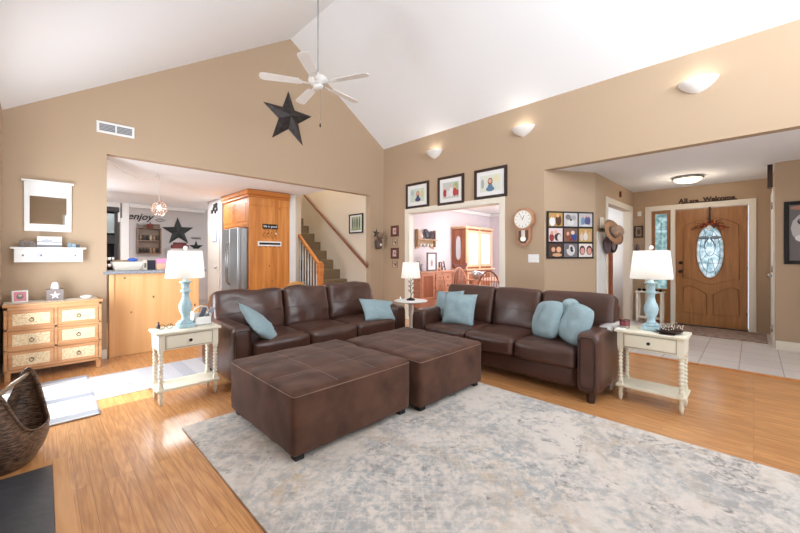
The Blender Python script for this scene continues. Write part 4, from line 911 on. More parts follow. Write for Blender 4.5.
# dark hutch left
t = thing('black_hutch', 'tall black hutch seen at the left end of the kitchen', 'hutch', (.72, 8.3, 0))
m = MB(); m.box(-.26, .25, -.02, .45, 0, .9, BLACK, .004); m.box(-.26, .25, .38, .45, .9, 2.1, BLACK); m.box(.2, .25, .05, .45, .9, 2.1, BLACK); m.box(-.26, -.2, .05, .45, .9, 2.1, BLACK); m.box(-.27, .27, .0, .45, 2.03, 2.12, BLACK, .01); m.box(-.2, .2, .06, .4, 1.45, 1.6, BLACK); m.build('carcass', t)
m = MB(); m.box(-.2, .2, .06, .08, 1.64, 2.0, flat('reflection_grey_glass', (120, 132, 130), .15)); m.build('glass_door', t)  # greenish-grey reflection put into the opaque glass colour
for r_ in range(3):
    for k in range(3):
        m = MB(); m.lathe([(.022, 0), (.025, .05), (.022, .05)], PORC, n=12); tag(m.build('mug', loc=(.80+.055*k, 8.38, .905+.12*r_+.0)), 'small white cup in the stacked rows inside the black hutch', 'cup', 'white cups in the black hutch')
for z in (1.018, 1.138):
    m = MB(); m.box(-.20, .20, .05, .38, z-.012, z, BLACK); m.build('shelf', t)
# fridge enclosure
t = thing('fridge', 'stainless steel refrigerator beside the pine panel', 'refrigerator', (2.45, 6.94, 0))
m = MB(); m.box(.06, .9, -.40, .40, .02, 1.73, STEEL, .006); m.build('body', t)
for y0, y1 in ((-.40, -.004), (.004, .40)):
    m = MB(); m.box(0, .055, y0, y1, .05, 1.73, STEEL, .008); d = m.build('door', t)
    s_ = -1 if y0 < 0 else 1; m = MB(); m.tube([(-.0, s_*.04, .68), (-.045, s_*.04, .74), (-.055, s_*.04, 1.05), (-.045, s_*.04, 1.42), (0, s_*.04, 1.48)], .011, NICKEL, 10); m.build('handle', d)
t = thing('fridge_cabinet', 'tall knotty pine fridge surround with cabinet doors above the refrigerator', 'cabinet', (2.62, 6.48, 0))
m = MB(); m.box(0, .80, 0, .03, 0, 2.33, PINE, .003); m.build('side_panel', t)
m = MB(); m.box(0.02, .80, .03, 1.30, 1.76, 2.33, PINEH, .003); m.build('upper_box', t)
m = MB(); tt = bmesh.new()
m.box(-.02, .80, -.02, 1.30, 2.30, 2.34, PINEH, .004); m.box(-.05, .80, -.05, 1.30, 2.34, 2.435, PINEH, .02); m.box(0, .80, -.01, .0, 2.16, 2.30, PINE, .003); m.build('crown', t)
for y0 in (.04, .66):
    m = MB(); m.box(-.002, .02, y0, y0+.60, 1.79, 2.27, PINEH, .004); m.box(-.010, 0, y0+.07, y0+.53, 1.86, 2.20, PINEH, .008); d = m.build('door', t)
t = thing('wood_chair', 'pine chair whose rounded top shows behind the wrinkled sofa', 'chair', (2.62, 4.95, 0))
CHW = wood('chair_pine', (206, 140, 72), (226, 166, 98), 0, 3)
m = MB(); m.rbox(0, 0, .44, .40, .38, .035, .015, CHW, 6); m.build('seat', t)
for sx in (-1, 1):
    for sy in (-1, 1):
        m = MB(); m.tube([(sx*.15, sy*.14, .43), (sx*.19, sy*.18, 0)], [.02, .013], CHW); m.build('leg', t)
m = MB(); m.prism([(-.17, .68), (-.15, .78), (-.08, .835), (0, .85), (.08, .835), (.15, .78), (.17, .68), (.0, .71)], -.20, -.175, CHW, bev=.004); m.build('crest_rail', t)
m = MB()
for k in range(5): m.tube([(-.12+.06*k, -.17, .45), (-.14+.07*k, -.188, .70)], .008, CHW)
m.build('spindles', t)
# signs on the panel
t = thing('hanging_sign', 'black lettered sign with dangling hooks on the pine panel', 'sign', (3.02, 6.478, 1.775))
m = MB(); m.box(-.145, .145, -.014, 0, -.045, .045, BLACKM, .002); m.build('board', t)
text('life is good', .06, WHITE, t, 'lettering', (0, -.0155, -.018), .0008)
m = MB()
for k, x in enumerate((-.11, -.04, .03, .11)): m.tube([(x, -.01, -.045), (x+.01, -.012, -.10), (x-.03, -.012, -.17), (x+.03, -.012, -.23)], .004, col((150, 100, 40)), 6); m.ball((x, -.016, -.10-.03*(k % 2)), .018, col([(226, 140, 110), (170, 90, 50), (200, 150, 70), (246, 244, 236)][k]), 8)
m.build('dangles', t)
t = thing('rack_sign', 'white rail with black stripe beneath the black lettered sign', 'sign', (3.01, 6.478, 1.45))
m = MB(); m.box(-.23, .23, -.02, 0, -.045, .045, WHITE, .003); m.box(-.205, .205, -.0215, -.02, -.018, .02, BLACKM); m.build('board', t)
m = MB()
for k in range(5): m.tube([(-.18+.09*k, -.012, -.045), (-.18+.09*k, -.03, -.07), (-.18+.09*k, -.035, -.055)], .004, BLACKM, 6)
m.build('hooks', t)
# pantry door and its sign
PDOOR = flat('grey_cream_door', (212, 206, 196), .45)
t = struct(MB().box(2.60, 2.62, 7.95, 8.70, .01, 2.05, PDOOR, .003), 'door_1')
m = MB(); m.box(2.597, 2.60, 8.03, 8.62, .2, .95, PDOOR, .004); m.box(2.597, 2.60, 8.03, 8.62, 1.1, 1.95, PDOOR, .004); m.build('door_panel', t)
m = MB(); m.ball((2.56, 8.06, .98), .03, NICKEL); m.build('door_knob', t)
t = thing('hanging_board', 'small blue and white notice hanging on the pantry door', 'sign', (2.594, 8.2, 1.72), R90)
m = MB(); m.box(-.12, .12, -.008, 0, -.2, .16, col((150, 162, 190)), .002); m.box(-.085, .085, -.01, -.008, -.17, .10, WHITE); m.build('board', t)
t = thing('letter_sign', 'dark cut-out ornament above the pantry door', 'ornament', (2.615, 8.27, 2.13), R90)
m = MB()
for k, (x, z) in enumerate(((-.15, .06), (-.05, .11), (.06, .05), (.15, .10), (.0, .17), (.13, .18))): m.box(x-.05, x+.04, -.02, 0, z-.045, z+.045, BLACKM, .01)
m.build('cutout', t)
# pendant lamp
t = thing('pendant_lamp', 'clear glass pendant with glowing bulb hanging over the bar', 'lamp', (1.22, 6.3, 2.44))
m = MB(); m.tube([(0, 0, 0), (0, 0, -.40)], .006, WHITE, 8); m.build('cord', t)
m = MB(); m.lathe([(.03, -.40), (.075, -.43), (.10, -.49), (.105, -.53), (.085, -.58), (.05, -.61)], clear_glass('rosy_glass', (240, 214, 206), .28), n=28, cap=False)
for k in range(8):
    a = k*PI/4; m.tube([(r*math.cos(a), r*math.sin(a), z) for r, z in ((.03, -.40), (.077, -.43), (.102, -.49), (.107, -.53), (.087, -.58), (.05, -.61))], .0035, col((222, 186, 170)), 6)
m.build('shade', t)
m = MB(); m.ball((0, 0, -.50), .028, emis('bulb_glow', (255, 226, 180), 8), 8, (1, 1, 1.4)); m.lathe([(.014, -.46), (.014, -.41)], NICKEL, n=10); m.build('bulb', t)
l = lamp_light('pendant_bulb', (0, 0, -.66), 3, .04); l.parent = t
m = MB(); pts = [(.55, 5.62, 2.435)]
for i in range(1, 12): u = i/12; pts.append((.55+.67*u, 5.62+.68*u, 2.435-.62*u*(1-u)*.9))
pts.append((1.21, 6.29, 2.435)); m.tube(pts, .006, WHITE, 8); tag(m.build('swag_cord'), 'white cord swagged under the kitchen ceiling toward the pendant', 'cord')

# ------------------------------------------------------------------ stairs
m = MB(); m2 = MB()
for k in range(1, 14):
    y = 6.2+.26*(k-4); z = .73+.205*(k-4)
    m.box(3.84, 4.60, y-.02, y+.26, max(0, z-.24), z, CARPET, .012)
st = struct(m, 'staircase')
t = thing('stair_railing', 'pine handrail with newel post and white balusters at the left of the stairs', 'railing', (3.80, 5.98, 0))
sl = .205/.26
m = MB(); m.box(-.045, .045, -.045, .045, 0, 1.02, PINEH, .006); m.box(-.055, .055, -.055, .055, .86, 1.06, PINEH, .01); m.lathe([(.05, 1.06), (.06, 1.075), (.045, 1.10), (.02, 1.115)], PINEH, n=18); m.build('newel_post', t)
m = MB(); m.box(-.03, .03, 0, 1.12, -.03, .03, PINEH, .01, Matrix.Translation((0, .0, 1.03)) @ Matrix.Rotation(math.atan(.77), 4, 'X')); m.lathe([(.03, 0), (.06, .02), (.06, .05), (.02, .06)], PINEH, 0, .88, 1.68, 16); m.build('handrail', t)
for k in range(7):
    m = MB(); y = .13+.105*k; m.lathe([(.013, 0), (.013, .12), (.018, .2), (.012, .5), (.010, 1.03+.77*y-.03)], WHITE, 0, y, 0, 10); m.build('baluster', t)
t = thing('wall_handrail', 'dark brown handrail running up the stair wall', 'railing', (4.54, 5.44, 1.0))
m = MB(); m.box(-.02, .02, 0, 3.15, -.025, .025, wood('brown_rail', (120, 74, 50), (146, 94, 66), 1, 3), .008, Matrix.Rotation(math.atan(.713), 4, 'X')); m.build('rail', t)
for y in (.3, 1.5, 2.4):
    m = MB(); m.tube([(0, y, .713*y-.03), (.03, y, .713*y-.06), (.058, y, .713*y-.03)], .006, NICKEL); m.build('bracket', t)
framed('framed_print', 'black framed print of dark trees hanging above the stairs', (4.598, 5.86, 1.895), R90, .46, .40, .025, BLACKM, (206, 216, 196), [(-.3, 0, .07, .5, (70, 84, 66)), (-.1, 0, .06, .5, (80, 96, 74)), (.1, 0, .07, .5, (64, 76, 60)), (.32, 0, .06, .5, (84, 98, 80)), (0, -.42, .5, .08, (150, 168, 130))], .03)

# ------------------------------------------------------------------ dining room
t = thing('sideboard', 'light oak sideboard with drawers under the dining room shelf', 'sideboard', (6.28, 5.0, 0))
m = MB(); m.box(-.66, .66, -.02, .44, .85, .88, OAKRX, .006); m.build('top', t)
m = MB(); m.box(-.63, .63, .015, .43, .1, .85, OAKRX, .003); m.build('carcass', t)
for x in (-.2, .0): pass
for k in range(3):
    m = MB(); z = .66-.19*k; m.box(-.15, .44, -.004, .015, z, z+.165, OAKRX, .006); d = m.build('drawer', t)
    for x in (0.0, .29): m = MB(); m.ball((x, -.015, z+.08), .016, DARKW, 8); m.build('knob', d)
for x0, x1 in ((-.60, -.19), (.47, .61)):
    m = MB(); m.frame(x0, x1, .28, .825, .04, -.006, .015, OAKRX, .004); m.box(x0+.03, x1-.03, 0, .015, .31, .80, OAKR); m.build('door', t)
for x in (-.60, .60):
    for y in (.05, .4): m = MB(); m.lathe([(.02, 0), (.035, .06), (.03, .1)], OAKRX, x, y, 0, 12); m.build('foot', t)
for x, z0, z1, c, lab, nm, cat in ((-.50, 0, .22, (60, 54, 60), 'dark vase at the left end of the sideboard', 'vase', 'vase'), (-.36, 0, .17, (206, 200, 210), 'white jug beside the dark vase on the sideboard', 'jug', 'jug')):
    m = MB(); m.lathe([(.04, 0), (.06, .04), (.05, .12), (.03, .17), (.035, z1)], col(c, .3), n=18); tag(m.build(nm, loc=(6.28+x, 5.2, .88)), lab, cat)
t = framed('easel_frame', 'grey photo frame standing on the sideboard', (6.18, 5.16, 1.09), 0, .34, .42, .035, flat('pewter_frame', (110, 100, 100), .4), (226, 222, 224), [(0, -.1, .2, .3, (180, 150, 150)), (0, .15, .1, .1, SK)], .04)
t = framed('easel_frame', 'small dark photo frame leaning right of the grey one on the sideboard', (6.46, 5.14, .98), .3, .16, .20, .02, DARKW, (206, 190, 180), [(0, 0, .25, .3, (150, 110, 90))], .01)
m = MB(); m.tube([(-.06, 0, 0), (0, 0, .20), (.06, 0, 0)], .014, DARKW, 8); m.tube([(-.03, 0, .08), (.03, 0, .08)], .01, DARKW, 8); tag(m.build('letter_a_stand', loc=(6.62, 5.15, .89)), 'dark A-shaped stand on the sideboard right of the frames', 'ornament')
t = thing('plate_shelf', 'carved oak display shelf on the dining room wall', 'shelf', (6.29, PY-.001, 1.38))
OKS = wood('pale_oak', (176, 140, 104), (206, 172, 134), 0, 3)
m = MB(); m.box(-.34, .34, -.12, 0, .20, .23, OKS, .004); m.prism([(-.33, .2), (-.33, 0), (-.22, .02), (-.15, .09), (0, .05), (.15, .09), (.22, .02), (.33, 0), (.33, .2)], -.02, 0, OKS)
for x in (-.32, .30): m.prism([(0, 0), (0, 0)][:0] or [(x, .05), (x+.02, .05), (x+.02, .45), (x, .45)], -.09, 0, OKS)
m.build('bracket_shelf', t)
for x, r_, c, lab in ((-.2, .10, (190, 160, 150), 'pinkish plate, left on the display shelf'), (0, .12, (40, 40, 48), 'black plate, middle on the display shelf'), (.2, .10, (72, 54, 66), 'plum plate, right on the display shelf')):
    m = MB(); m.lathe([(.02, 0), (r_*.7, .006), (r_, .02), (r_*.95, .022), (r_*.6, .01)], col(c, .25), n=24, M=Matrix.Rotation(math.radians(78), 4, 'X')); tag(m.build('display_plate', loc=(6.29+x, PY-.04, 1.61+r_)), lab, 'plate')
for k in range(4):
    m = MB(); m.lathe([(.02, 0), (.032, .02), (.034, .06), (.03, .06), (.028, .02)], PORC, n=14); tag(m.build('hanging_cup', loc=(6.08+.13*k, PY-.06, 1.44)), 'white cup hanging under the display shelf', 'cup', 'cups under the display shelf')
    m = MB(); m.tube([(6.08+.13*k, PY-.06, 1.50), (6.08+.13*k, PY-.06, 1.582)], .003, NICKEL, 6); tag(m.build('cup_hook'), 'thin metal hook under the display shelf', 'hook', 'cup hooks under the display shelf')
# china hutch
t = thing('china_hutch', 'tall oak china hutch with glass doors in the dining room', 'hutch', (7.95, 5.0, 0))
OKL = wood('hutch_lit_front_oak', (216, 176, 138), (232, 198, 164), 2, 3)  # paler than the carcass: window light painted into the front's wood colour
m = MB(); m.box(-.62, .62, .03, .44, 0, 1.9, OAKR, .003); m.build('carcass', t)
m = MB(); m.box(-.66, .66, -.02, .45, 1.9, 1.96, OKL, .012); m.build('cornice', t)
m = MB(); m.box(-.66, .66, -.04, .45, .86, .90, OKL, .006); m.box(-.61, -.56, .005, .03, .9, 1.9, OKL); m.box(.56, .61, .005, .03, .9, 1.9, OKL); m.box(-.03, .03, .005, .03, .9, 1.9, OKL); m.build('face_frame', t)
for x0, x1 in ((-.56, -.01), (.01, .56)):
    m = MB(); m.frame(x0, x1, .95, 1.86, .06, 0, .03, OKL, .005); d = m.build('door', t)
    m = MB(); m.box(x0+.05, x1-.05, .015, .02, 1.0, 1.81, flat('painted_reflection_glass', (236, 240, 244), .25, metal=.2)); m.build('glass', d)  # near-white glass colour stands in for reflected window light
    m = MB(); m.frame(x0, x1, .08, .82, .05, 0, .03, OKL, .005); m.box(x0+.05, x1-.05, .012, .03, .1, .8, OAKR); m.build('lower_door', t)
m = MB(); m.prism([(.07*math.cos(u*PI/10)+.0, 1.42+math.copysign(.30*abs(math.sin(u*PI/10))**.6, math.sin(u*PI/10))) for u in range(20)], 0, .012, flat('side_glass', (214, 222, 228), .08, metal=.5), M=Matrix.Translation((-.632, .23, 0)) @ Matrix.Rotation(PI/2, 4, 'Z')); m.build('side_glass', t)
# dining table, chairs
t = thing('dining_table', 'oak dining table seen through the cased opening', 'table', (6.75, 3.70, 0))
m = MB(); m.rbox(0, 0, .735, 1.5, .9, .035, .015, OAKRX, 6); m.build('tabletop', t)
for sx in (-1, 1):
    for sy in (-1, 1): m = MB(); m.lathe([(.025, 0), (.04, .1), (.03, .3), (.045, .5), (.035, .72)], OAKRX, sx*.64, sy*.36, 0, 12); m.build('leg', t)
def windsor(label, loc, rz, mat):
    t = thing('windsor_chair', label, 'chair', loc, rz, None)
    m = MB(); m.rbox(0, 0, .445, .44, .42, .035, .016, mat, 6); m.build('seat', t)
    for sx in (-1, 1):
        for sy in (-1, 1): m = MB(); m.tube([(sx*.15, sy*.14, .44), (sx*.18, sy*.17, .25), (sx*.21, sy*.20, 0)], [.014, .02, .012], mat); m.build('leg', t)
    m = MB(); m.tube([(-.19*math.cos(PI*k/16)*1.05, .17+.05*math.sin(PI*k/16), .46+.50*math.sin(PI*k/16)**.8) for k in range(17)], .014, mat, 8); m.build('bow_back', t)
    for k in range(7):
        x = -.135+.045*k; zt = .46+.50*(1-(x/.2)**2)**.42
        m = MB(); m.tube([(x*.8, .165, .46), (x, .21, zt)], .006, mat, 6); m.build('spindle', t)
    return t
windsor('dark oak bow-back chair, nearest in the dining room behind the sofa', (5.50, 3.30, 0), math.radians(125), wood('chair_dark_oak', (150, 84, 58), (176, 106, 76), 0, 3))
windsor('pale oak bow-back chair left of the nearest one in the dining room', (6.0, 4.55, 0), math.radians(10), OAKRX)
windsor('pale oak bow-back chair at the right of the dining table', (6.55, 4.50, 0), math.radians(-15), OAKRX)
t = thing('carved_chair', 'dark chair with scroll-topped back beyond the dining table', 'chair', (6.95, 4.74, 0), 0)
m = MB(); m.rbox(0, 0, .45, .45, .4, .05, .02, DARKW, 6); m.build('seat', t)
for sx in (-1, 1):
    for sy in (-1, 1): m = MB(); m.box(sx*.19-.015, sx*.19+.015, sy*.17-.015, sy*.17+.015, 0, .43, OAKR, .003); m.build('leg', t)
m = MB(); m.prism([(-.28, 1.02), (-.24, 1.06), (-.12, 1.02), (0, 1.0), (.12, 1.02), (.24, 1.06), (.28, 1.02), (.22, .95), (.12, .90), (.10, .5), (-.10, .5), (-.12, .90), (-.22, .95)], .16, .19, wood('mahogany_dark', (86, 44, 38), (120, 66, 54), 0, 4), bev=.004); m.build('carved_back', t)
m = MB(); m.lathe([(.05, 0), (.10, .02), (.14, .08), (.15, .15), (.14, .15), (.12, .07), (.05, .02)], flat('silver_bowl', (220, 224, 230), .12, metal=.8), n=28); tag(m.build('centrepiece_bowl', loc=(6.25, 3.98, .7525)), 'shiny silver bowl on the dining table', 'bowl')

# ------------------------------------------------------------------ foyer
# front door
t = MB(); dw0, dw1 = .065, .995
tb = bmesh.new(); NN = 48; VV = []
AN = sorted([2*PI*(k+.5)/NN for k in range(NN)]+[math.atan2(b_, a_) % (2*PI) for a_ in (-.465, .465) for b_ in (.74, -1.28)]); NN = len(AN)
for u in AN:
    c, s_ = math.cos(u), math.sin(u); oy, oz = .53+.172*c, 1.30+.452*s_
    f = min((.465/abs(c)) if abs(c) > 1e-6 else 1e9, ((.74 if s_ > 0 else 1.28)/abs(s_)) if abs(s_) > 1e-6 else 1e9)
    VV.append([tb.verts.new((x, y, z)) for x, y, z in ((8.02, oy, oz), (8.065, oy, oz), (8.02, .53+f*c, 1.30+f*s_), (8.065, .53+f*c, 1.30+f*s_))])
for k in range(NN):
    a, b = VV[k], VV[(k+1) % NN]
    tb.faces.new((a[0], b[0], b[2], a[2])); tb.faces.new((a[1], a[3], b[3], b[1])); tb.faces.new((a[0], a[1], b[1], b[0])); tb.faces.new((a[2], b[2], b[3], a[3]))
bmesh.ops.recalc_face_normals(tb, faces=tb.faces)
tt = t; tt.add(tb, OAKD, False)

fd = struct(tt, 'door_4')
def ring(m, cy, cz, ry, rz, r, mat, x, n=40): m.tube([(x, cy+ry*math.cos(2*PI*k/n), cz+rz*math.sin(2*PI*k/n)) for k in range(n)], r, mat, 8, close=True)
cyd, czd = .53, 1.30
m = MB(); ring(m, cyd, czd, .18, .46, .014, OAKD, 8.02)
# raised outlines of the panels
def loop(m, pts, r=.009): m.tube([(8.02, y, z) for y, z in pts], r, OAKD, 6, close=True)
up = [(.17, .92)]+[(.17, 1.75), (.24, 1.80), (.30, 1.84)]+[(.53+.23*math.cos(u*PI/8), 1.80+.12*math.sin(u*PI/8)) for u in range(1, 8)][::1]
up = [(.17, .84), (.17, 1.72)]+[(.53-.36*math.cos(u*PI/10), 1.72+.16*math.sin(u*PI/10)**2) for u in range(1, 10)]+[(.89, 1.72), (.89, .84)]+[(.89-.36*2*u/10, .84-.10*math.sin(u*PI/10)**2*1) for u in range(1, 10)]
loop(m, up)
loop(m, [(.17, .22), (.17, .66), (.25, .70), (.38, .64), (.49, .56), (.49, .22)]); loop(m, [(.57, .22), (.57, .56), (.68, .64), (.81, .70), (.89, .66), (.89, .22)])
m.build('panel_moulding', fd)
m = MB(); m.prism([(.175*math.cos(2*PI*k/40), .455*math.sin(2*PI*k/40)) for k in range(40)], -.003, .003, lead_glass('door_glass', (176, 196, 198), (240, 244, 246)), M=Matrix.Translation((8.010, cyd, czd)) @ Matrix.Rotation(PI/2, 4, 'Z')); g = m.build('oval_glass', fd)
LEAD = flat('lead_came', (112, 118, 122), .4, metal=.4)
m = MB(); ring(m, cyd, czd, .13, .36, .004, LEAD, 8.005); ring(m, cyd, czd+.1, .07, .18, .004, LEAD, 8.005)
for a in range(8):
    u = a*PI/4+.3; m.tube([(8.005, cyd+.05*math.cos(u), czd+.13*math.sin(u)), (8.005, cyd+.17*math.cos(u), czd+.45*math.sin(u))], .0035, LEAD, 6)
m.tube([(8.005, cyd-.16, czd-.2), (8.005, cyd+.16, czd-.2)], .004, LEAD, 6); m.build('leading', g)
m = MB(); m.ball((7.985, .925, .95), .03, BLACK); m.lathe([(.028, 0), (.028, .012)], BLACK, n=16, M=Matrix.Translation((8.02, .925, 1.10)) @ Matrix.Rotation(-PI/2, 4, 'Y')); m.lathe([(.03, 0), (.012, .02), (.012, .035)], BLACK, n=16, M=Matrix.Translation((8.02, .925, .95)) @ Matrix.Rotation(-PI/2, 4, 'Y')); m.build('door_knob', fd)
m = MB()
for z in (.25, 1.0, 1.8): m.lathe([(.009, 0), (.009, .10)], NICKEL, 8.01, .072, z, 10)
m.build('hinge', fd)
m = MB(); m.box(7.98, 8.06, .06, 1.0, 0, .02, BLACK, .003); m.build('threshold', fd)
# sidelight
m = MB(); m.frame(-1.35, -1.07, .0, 2.045, .05, -.02, .02, OAKD, .003); m.box(-1.30, -1.12, -.01, .01, .02, .62, OAKD, .003); sl_ = struct(m, 'window_2'); sl_.location = (8.03, 0, 0); sl_.rotation_euler = (0, 0, R90)
m = MB(); m.box(-1.30, -1.12, -.003, .003, .62, 2.0, lead_glass('side_light_glass', (150, 172, 168), (214, 228, 226))); m.tube([(-1.21+.05*math.sin(u*PI), -.006, .75+.11*u) for u in range(11)], .004, LEAD, 6); m.tube([(-1.21-.05*math.sin(u*PI/1), -.006, .75+.11*u) for u in range(11)], .004, LEAD, 6)
for z in (.9, 1.3, 1.7): m.tube([(-1.30, -.006, z), (-1.12, -.006, z)], .004, LEAD, 6)
m.build('leaded_glass', sl_)
# wreath
t = thing('door_wreath', 'twig and berry swag with pale bow hanging on the oval door glass', 'wreath', (7.96, .53, 1.72), R90)
m = MB(); random.seed(9)
for k in range(90):
    a = random.uniform(-.25, PI+.25); r = random.uniform(.06, .22); x = r*1.15*math.cos(a); z = r*.7*math.sin(a)-.02
    m.tube([(x*.3, random.uniform(-.03, 0), z*.3), (x*.7, random.uniform(-.05, 0), z*.8+.02), (x, random.uniform(-.04, 0), z)], .0028, col((104, 62, 40)), 4)
    if k % 2 == 0: m.ball((x*.75, -.03, z*.8), .012, col(random.choice([(196, 96, 52), (214, 130, 70), (150, 60, 44)])), 5)
m.build('twigs', t)
for s_ in (-1, 1):
    m = MB(); m.ball((s_*.075, -.03, -.19), .05, col((120, 134, 144)), 8, (1.5, .3, .55)); m.tube([(s_*.01, -.035, -.2), (s_*.05, -.04, -.26), (s_*.07, -.03, -.34)], [.008, .012, .005], col((96, 108, 118)), 6); m.build('bow_loop', t)
m = MB(); m.ball((0, -.045, -.02), .035, WHITE, 8); m.build('silver_knot', t)
m = MB(); m.box(-.012, .012, -.012, 0, .05, .33, BLACK, .002); m.box(-.012, .012, -.012, .06, .31, .325, BLACK); m.build('hanger', t)
# word sign above the door
t = thing('welcome_sign', 'dark cut-out word sign standing on the front door trim', 'sign', (7.985, .55, 2.142), R90)
SG = flat('sign_brown', (74, 52, 38), .7)
text('All', .115, SG, t, 'lettering', (-.335, 0, .012), .008, bold=.003); text('are', .09, SG, t, 'lettering', (-.185, 0, .012), .008, bold=.003); text('Welcome', .10, SG, t, 'lettering', (.135, 0, .012), .008, bold=.005)
m = MB(); m.box(-.36, .36, -.012, .006, 0, .018, SG, .002)
m.build('base_strip', t)
# ceiling light
t = thing('flush_light', 'round frosted flush light on the foyer ceiling', 'ceiling light', (7.0, .72, 2.44))
m = MB(); m.lathe([(.19, 0), (.20, -.02), (.19, -.035)], NICKEL, n=32); m.build('rim', t)
m = MB(); m.lathe([(.175, -.035), (.16, -.06), (.11, -.085), (.03, -.095)], emis('frosted_lit_glass', (255, 236, 206), 3.2), n=32); m.build('glass_bowl', t)
l = lamp_light('flush_bulb', (0, 0, -.17), 11, .12, (1, .80, .60)); l.parent = t
# smoke detector and small wall items
m = MB(); m.box(-.03, .03, -.02, 0, -.045, .045, WHITE, .006); tag(m.build('door_chime', loc=(8.0, 1.54, 2.02), rot=(0, 0, R90)), 'small white sensor on the wall left of the front door', 'sensor')
m = MB(); m.box(-.05, .05, -.04, 0, -.08, .08, TRIM, .006); tag(m.build('thermostat', loc=(5.93, 1.638, 1.72)), 'pale box on the wall above the hanging hats', 'thermostat')
m = MB(); m.box(-.025, .025, -.03, 0, -.05, .05, col((110, 60, 40)), .008); tag(m.build('wall_hook', loc=(7.0, 1.638, 2.28)), 'small dark hook above the doorway trim', 'hook')
framed('small_picture', 'small dark picture on the wall left of the front door', (7.998, 1.55, 1.68), R90, .14, .22, .025, DARKW, (150, 130, 110), [(0, 0, .3, .3, (96, 80, 70))], .005)
m = MB(); m.ball((0, 0, 0), .07, col((116, 100, 106)), 8, (.6, .5, 2.2)); tag(m.build('hanging_scarf', loc=(7.95, 1.56, 1.30)), 'grey scarf hanging below the small dark picture', 'scarf')
m = MB(); m.prism([(-.06, -.15), (.06, -.15), (.06, .05), (0, .17), (-.06, .05)], -.05, 0, DARKW, bev=.004); m.box(-.04, .04, -.052, -.05, -.11, .0, col((190, 160, 130))); tag(m.build('wall_cuckoo', loc=(6.84, -.178, 2.28), rot=(0, 0, PI)), 'small dark wooden house-shaped box above the closet door', 'ornament')
# framed portrait at right edge
t = framed('portrait_frame', 'black framed grey photograph at the right edge of the view', (6.739, -.545, 1.515), R90, .54, .80, .045, BLACKM, (96, 90, 90), [], .0)
m = MB(); art(m, .44, .70, (104, 98, 98), [(0, .46, .5, .05, (166, 116, 92)), (-.08, .08, .40, .30, (190, 188, 188)), (-.02, .20, .34, .10, (48, 46, 48)), (-.2, .22, .12, .05, (150, 148, 148)), (-.1, .07, .2, .09, (190, 188, 188)), (-.15, -.1, .25, .08, (226, 224, 224)), (.1, -.3, .35, .15, (110, 96, 92)), (.12, .1, .12, .06, (40, 40, 42))], -.0145); m.build('portrait_print', t)
# hats on the foyer wall
t = thing('coat_hook', 'metal hook rail with curved prongs behind the hats', 'hook', (6.0, 1.618, 1.62))
m = MB(); m.box(-.1, .12, -.01, 0, -.02, .02, BLACK, .003); m.tube([(.1, -.01, 0), (.16, -.06, -.03), (.20, -.09, .03)], .006, BLACK); m.tube([(0, -.01, 0), (0, -.07, -.03), (0, -.09, .01)], .006, BLACK); m.build('hook', t)
t = thing('cowboy_hat', 'tan straw hat hanging on the foyer wall', 'hat', (5.88, 1.46, 1.565)); t.scale = (1.15,)*3
M = Matrix.Rotation(math.radians(-38), 4, 'Z') @ Matrix.Rotation(math.radians(72), 4, 'X') @ Matrix.Rotation(math.radians(24), 4, 'Y')
m = MB(); STRAW = flat('tan_straw', (176, 132, 98), .8, var=.15, vs=20)
m.lathe([(.09, 0), (.14, -.012), (.20, .012), (.205, .014), (.14, -.005), (.09, .006)], STRAW, n=36, sy=.82, cap=False, M=M); m.build('brim', t)
m = MB(); m.lathe([(.092, 0), (.088, .05), (.075, .10), (.04, .115), (.0, .10)], flat('straw_crown', (160, 130, 108), .8, var=.2, vs=30), n=30, sy=.82, M=M); m.lathe([(.094, .005), (.091, .03)], col((90, 84, 80)), n=30, sy=.82, cap=False, M=M); m.build('crown', t)
t = thing('baseball_cap', 'black and grey cap hanging below the straw hat', 'hat', (6.21, 1.54, 1.42))
m = MB(); m.ball((0, 0, 0), .11, col((34, 32, 34)), 10, (.8, .6, 1.4)); m.build('crown', t); m = MB(); m.ball((-.08, -.03, -.02), .08, col((138, 128, 134)), 10, (1, .25, 1.2)); m.build('visor', t)
m = MB(); m.ball((0, 0, 0), .10, col((120, 104, 110)), 10, (.95, .5, 1.3)); tag(m.build('knit_hat', loc=(6.02, 1.57, 1.38)), 'mauve grey knit hat hanging between the straw hat and black cap', 'hat')
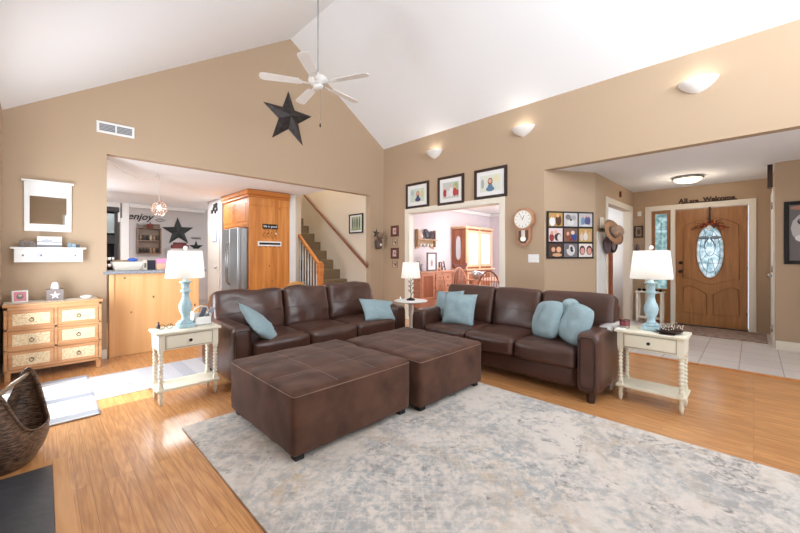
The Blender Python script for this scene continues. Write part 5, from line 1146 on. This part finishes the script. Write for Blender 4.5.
# seen in the side room
m = MB(); tb = bmesh.new(); a = []; 
for i in range(33): x = i/32; a.append((x*1.5, .03*math.sin(x*44)))
lo = [tb.verts.new((x, y, 0)) for x, y in a]; hi = [tb.verts.new((x, y, 1.75)) for x, y in a]
for i in range(32): tb.faces.new((lo[i], lo[i+1], hi[i+1], hi[i]))
m.add(tb, flat('blue_curtain_cloth', (136, 166, 196), .9), True); o = m.build('curtain', loc=(7.3, 2.46, .1)); tag(o, 'pale blue curtain in the room beyond the hats', 'curtain'); sm = o.modifiers.new('thickness', 'SOLIDIFY'); sm.thickness = .004
m = MB(); m.box(7.18, 7.26, 1.80, 2.5, 0, 1.45, OAKR, .004); tag(m.build('wood_bookcase'), 'reddish wood cabinet edge in the room beyond the hats', 'cabinet')
# console under the sidelight
t = thing('console_stand', 'narrow cream stand with one shelf under the sidelight window', 'console', (7.72, 1.33, 0), R90)
m = MB(); m.box(-.21, .21, -.12, .12, .56, .58, TRIM, .004); m.build('top', t)
m = MB(); m.box(-.19, .19, -.10, .10, .10, .12, TRIM, .004); m.build('shelf', t)
for sx in (-1, 1):
    for sy in (-1, 1): m = MB(); m.lathe([(.012, 0), (.018, .10), (.018, .13), (.022, .3), (.018, .5), (.018, .56)], TRIM, sx*.18, sy*.09, 0, 12); m.build('leg', t)
for y, lab in ((1.44, 'dark sunglasses at the left end of the cream stand'), (1.20, 'dark sunglasses at the right end of the cream stand')):
    t = thing('sunglasses', lab, 'glasses', (7.66, y, .58), R90); m = MB()
    for x in (-.035, .035): m.oval(x, .03, .03, .026, -.006, 0, BLACKM)
    m.tube([(-.01, -.003, .035), (.01, -.003, .035)], .004, BLACKM); m.build('lenses', t)
    for x in (-.062, .062): m = MB(); m.tube([(x, 0, .035), (x, .09, .02), (x, .11, .005)], .003, BLACKM); m.build('temple', t)
t = thing('potted_plant', 'small trailing green plant on the cream stand', 'plant', (7.78, 1.32, .58)); 
m = MB(); m.lathe([(.03, 0), (.04, .06), (.042, .065)], WHITE, n=16); m.build('pot', t); m = MB(); random.seed(4)
for k in range(40):
    a = random.uniform(0, 2*PI); r = random.uniform(.02, .11); m.ball((r*math.cos(a), r*math.sin(a), .07+random.uniform(0, .06)), .016, col(random.choice([(104, 132, 92), (140, 160, 124), (84, 110, 76)])), 5, (1, 1, .4))
m.build('leaves', t)
# door mat
m = MB(); m.box(7.05, 7.92, -.14, 1.02, .0045, .014, flat('mottled_mat', (150, 126, 114), .95, bump=(60, .5), var=.4, vs=14)); tag(m.build('door_mat'), 'mottled brown rug before the front door', 'rug')
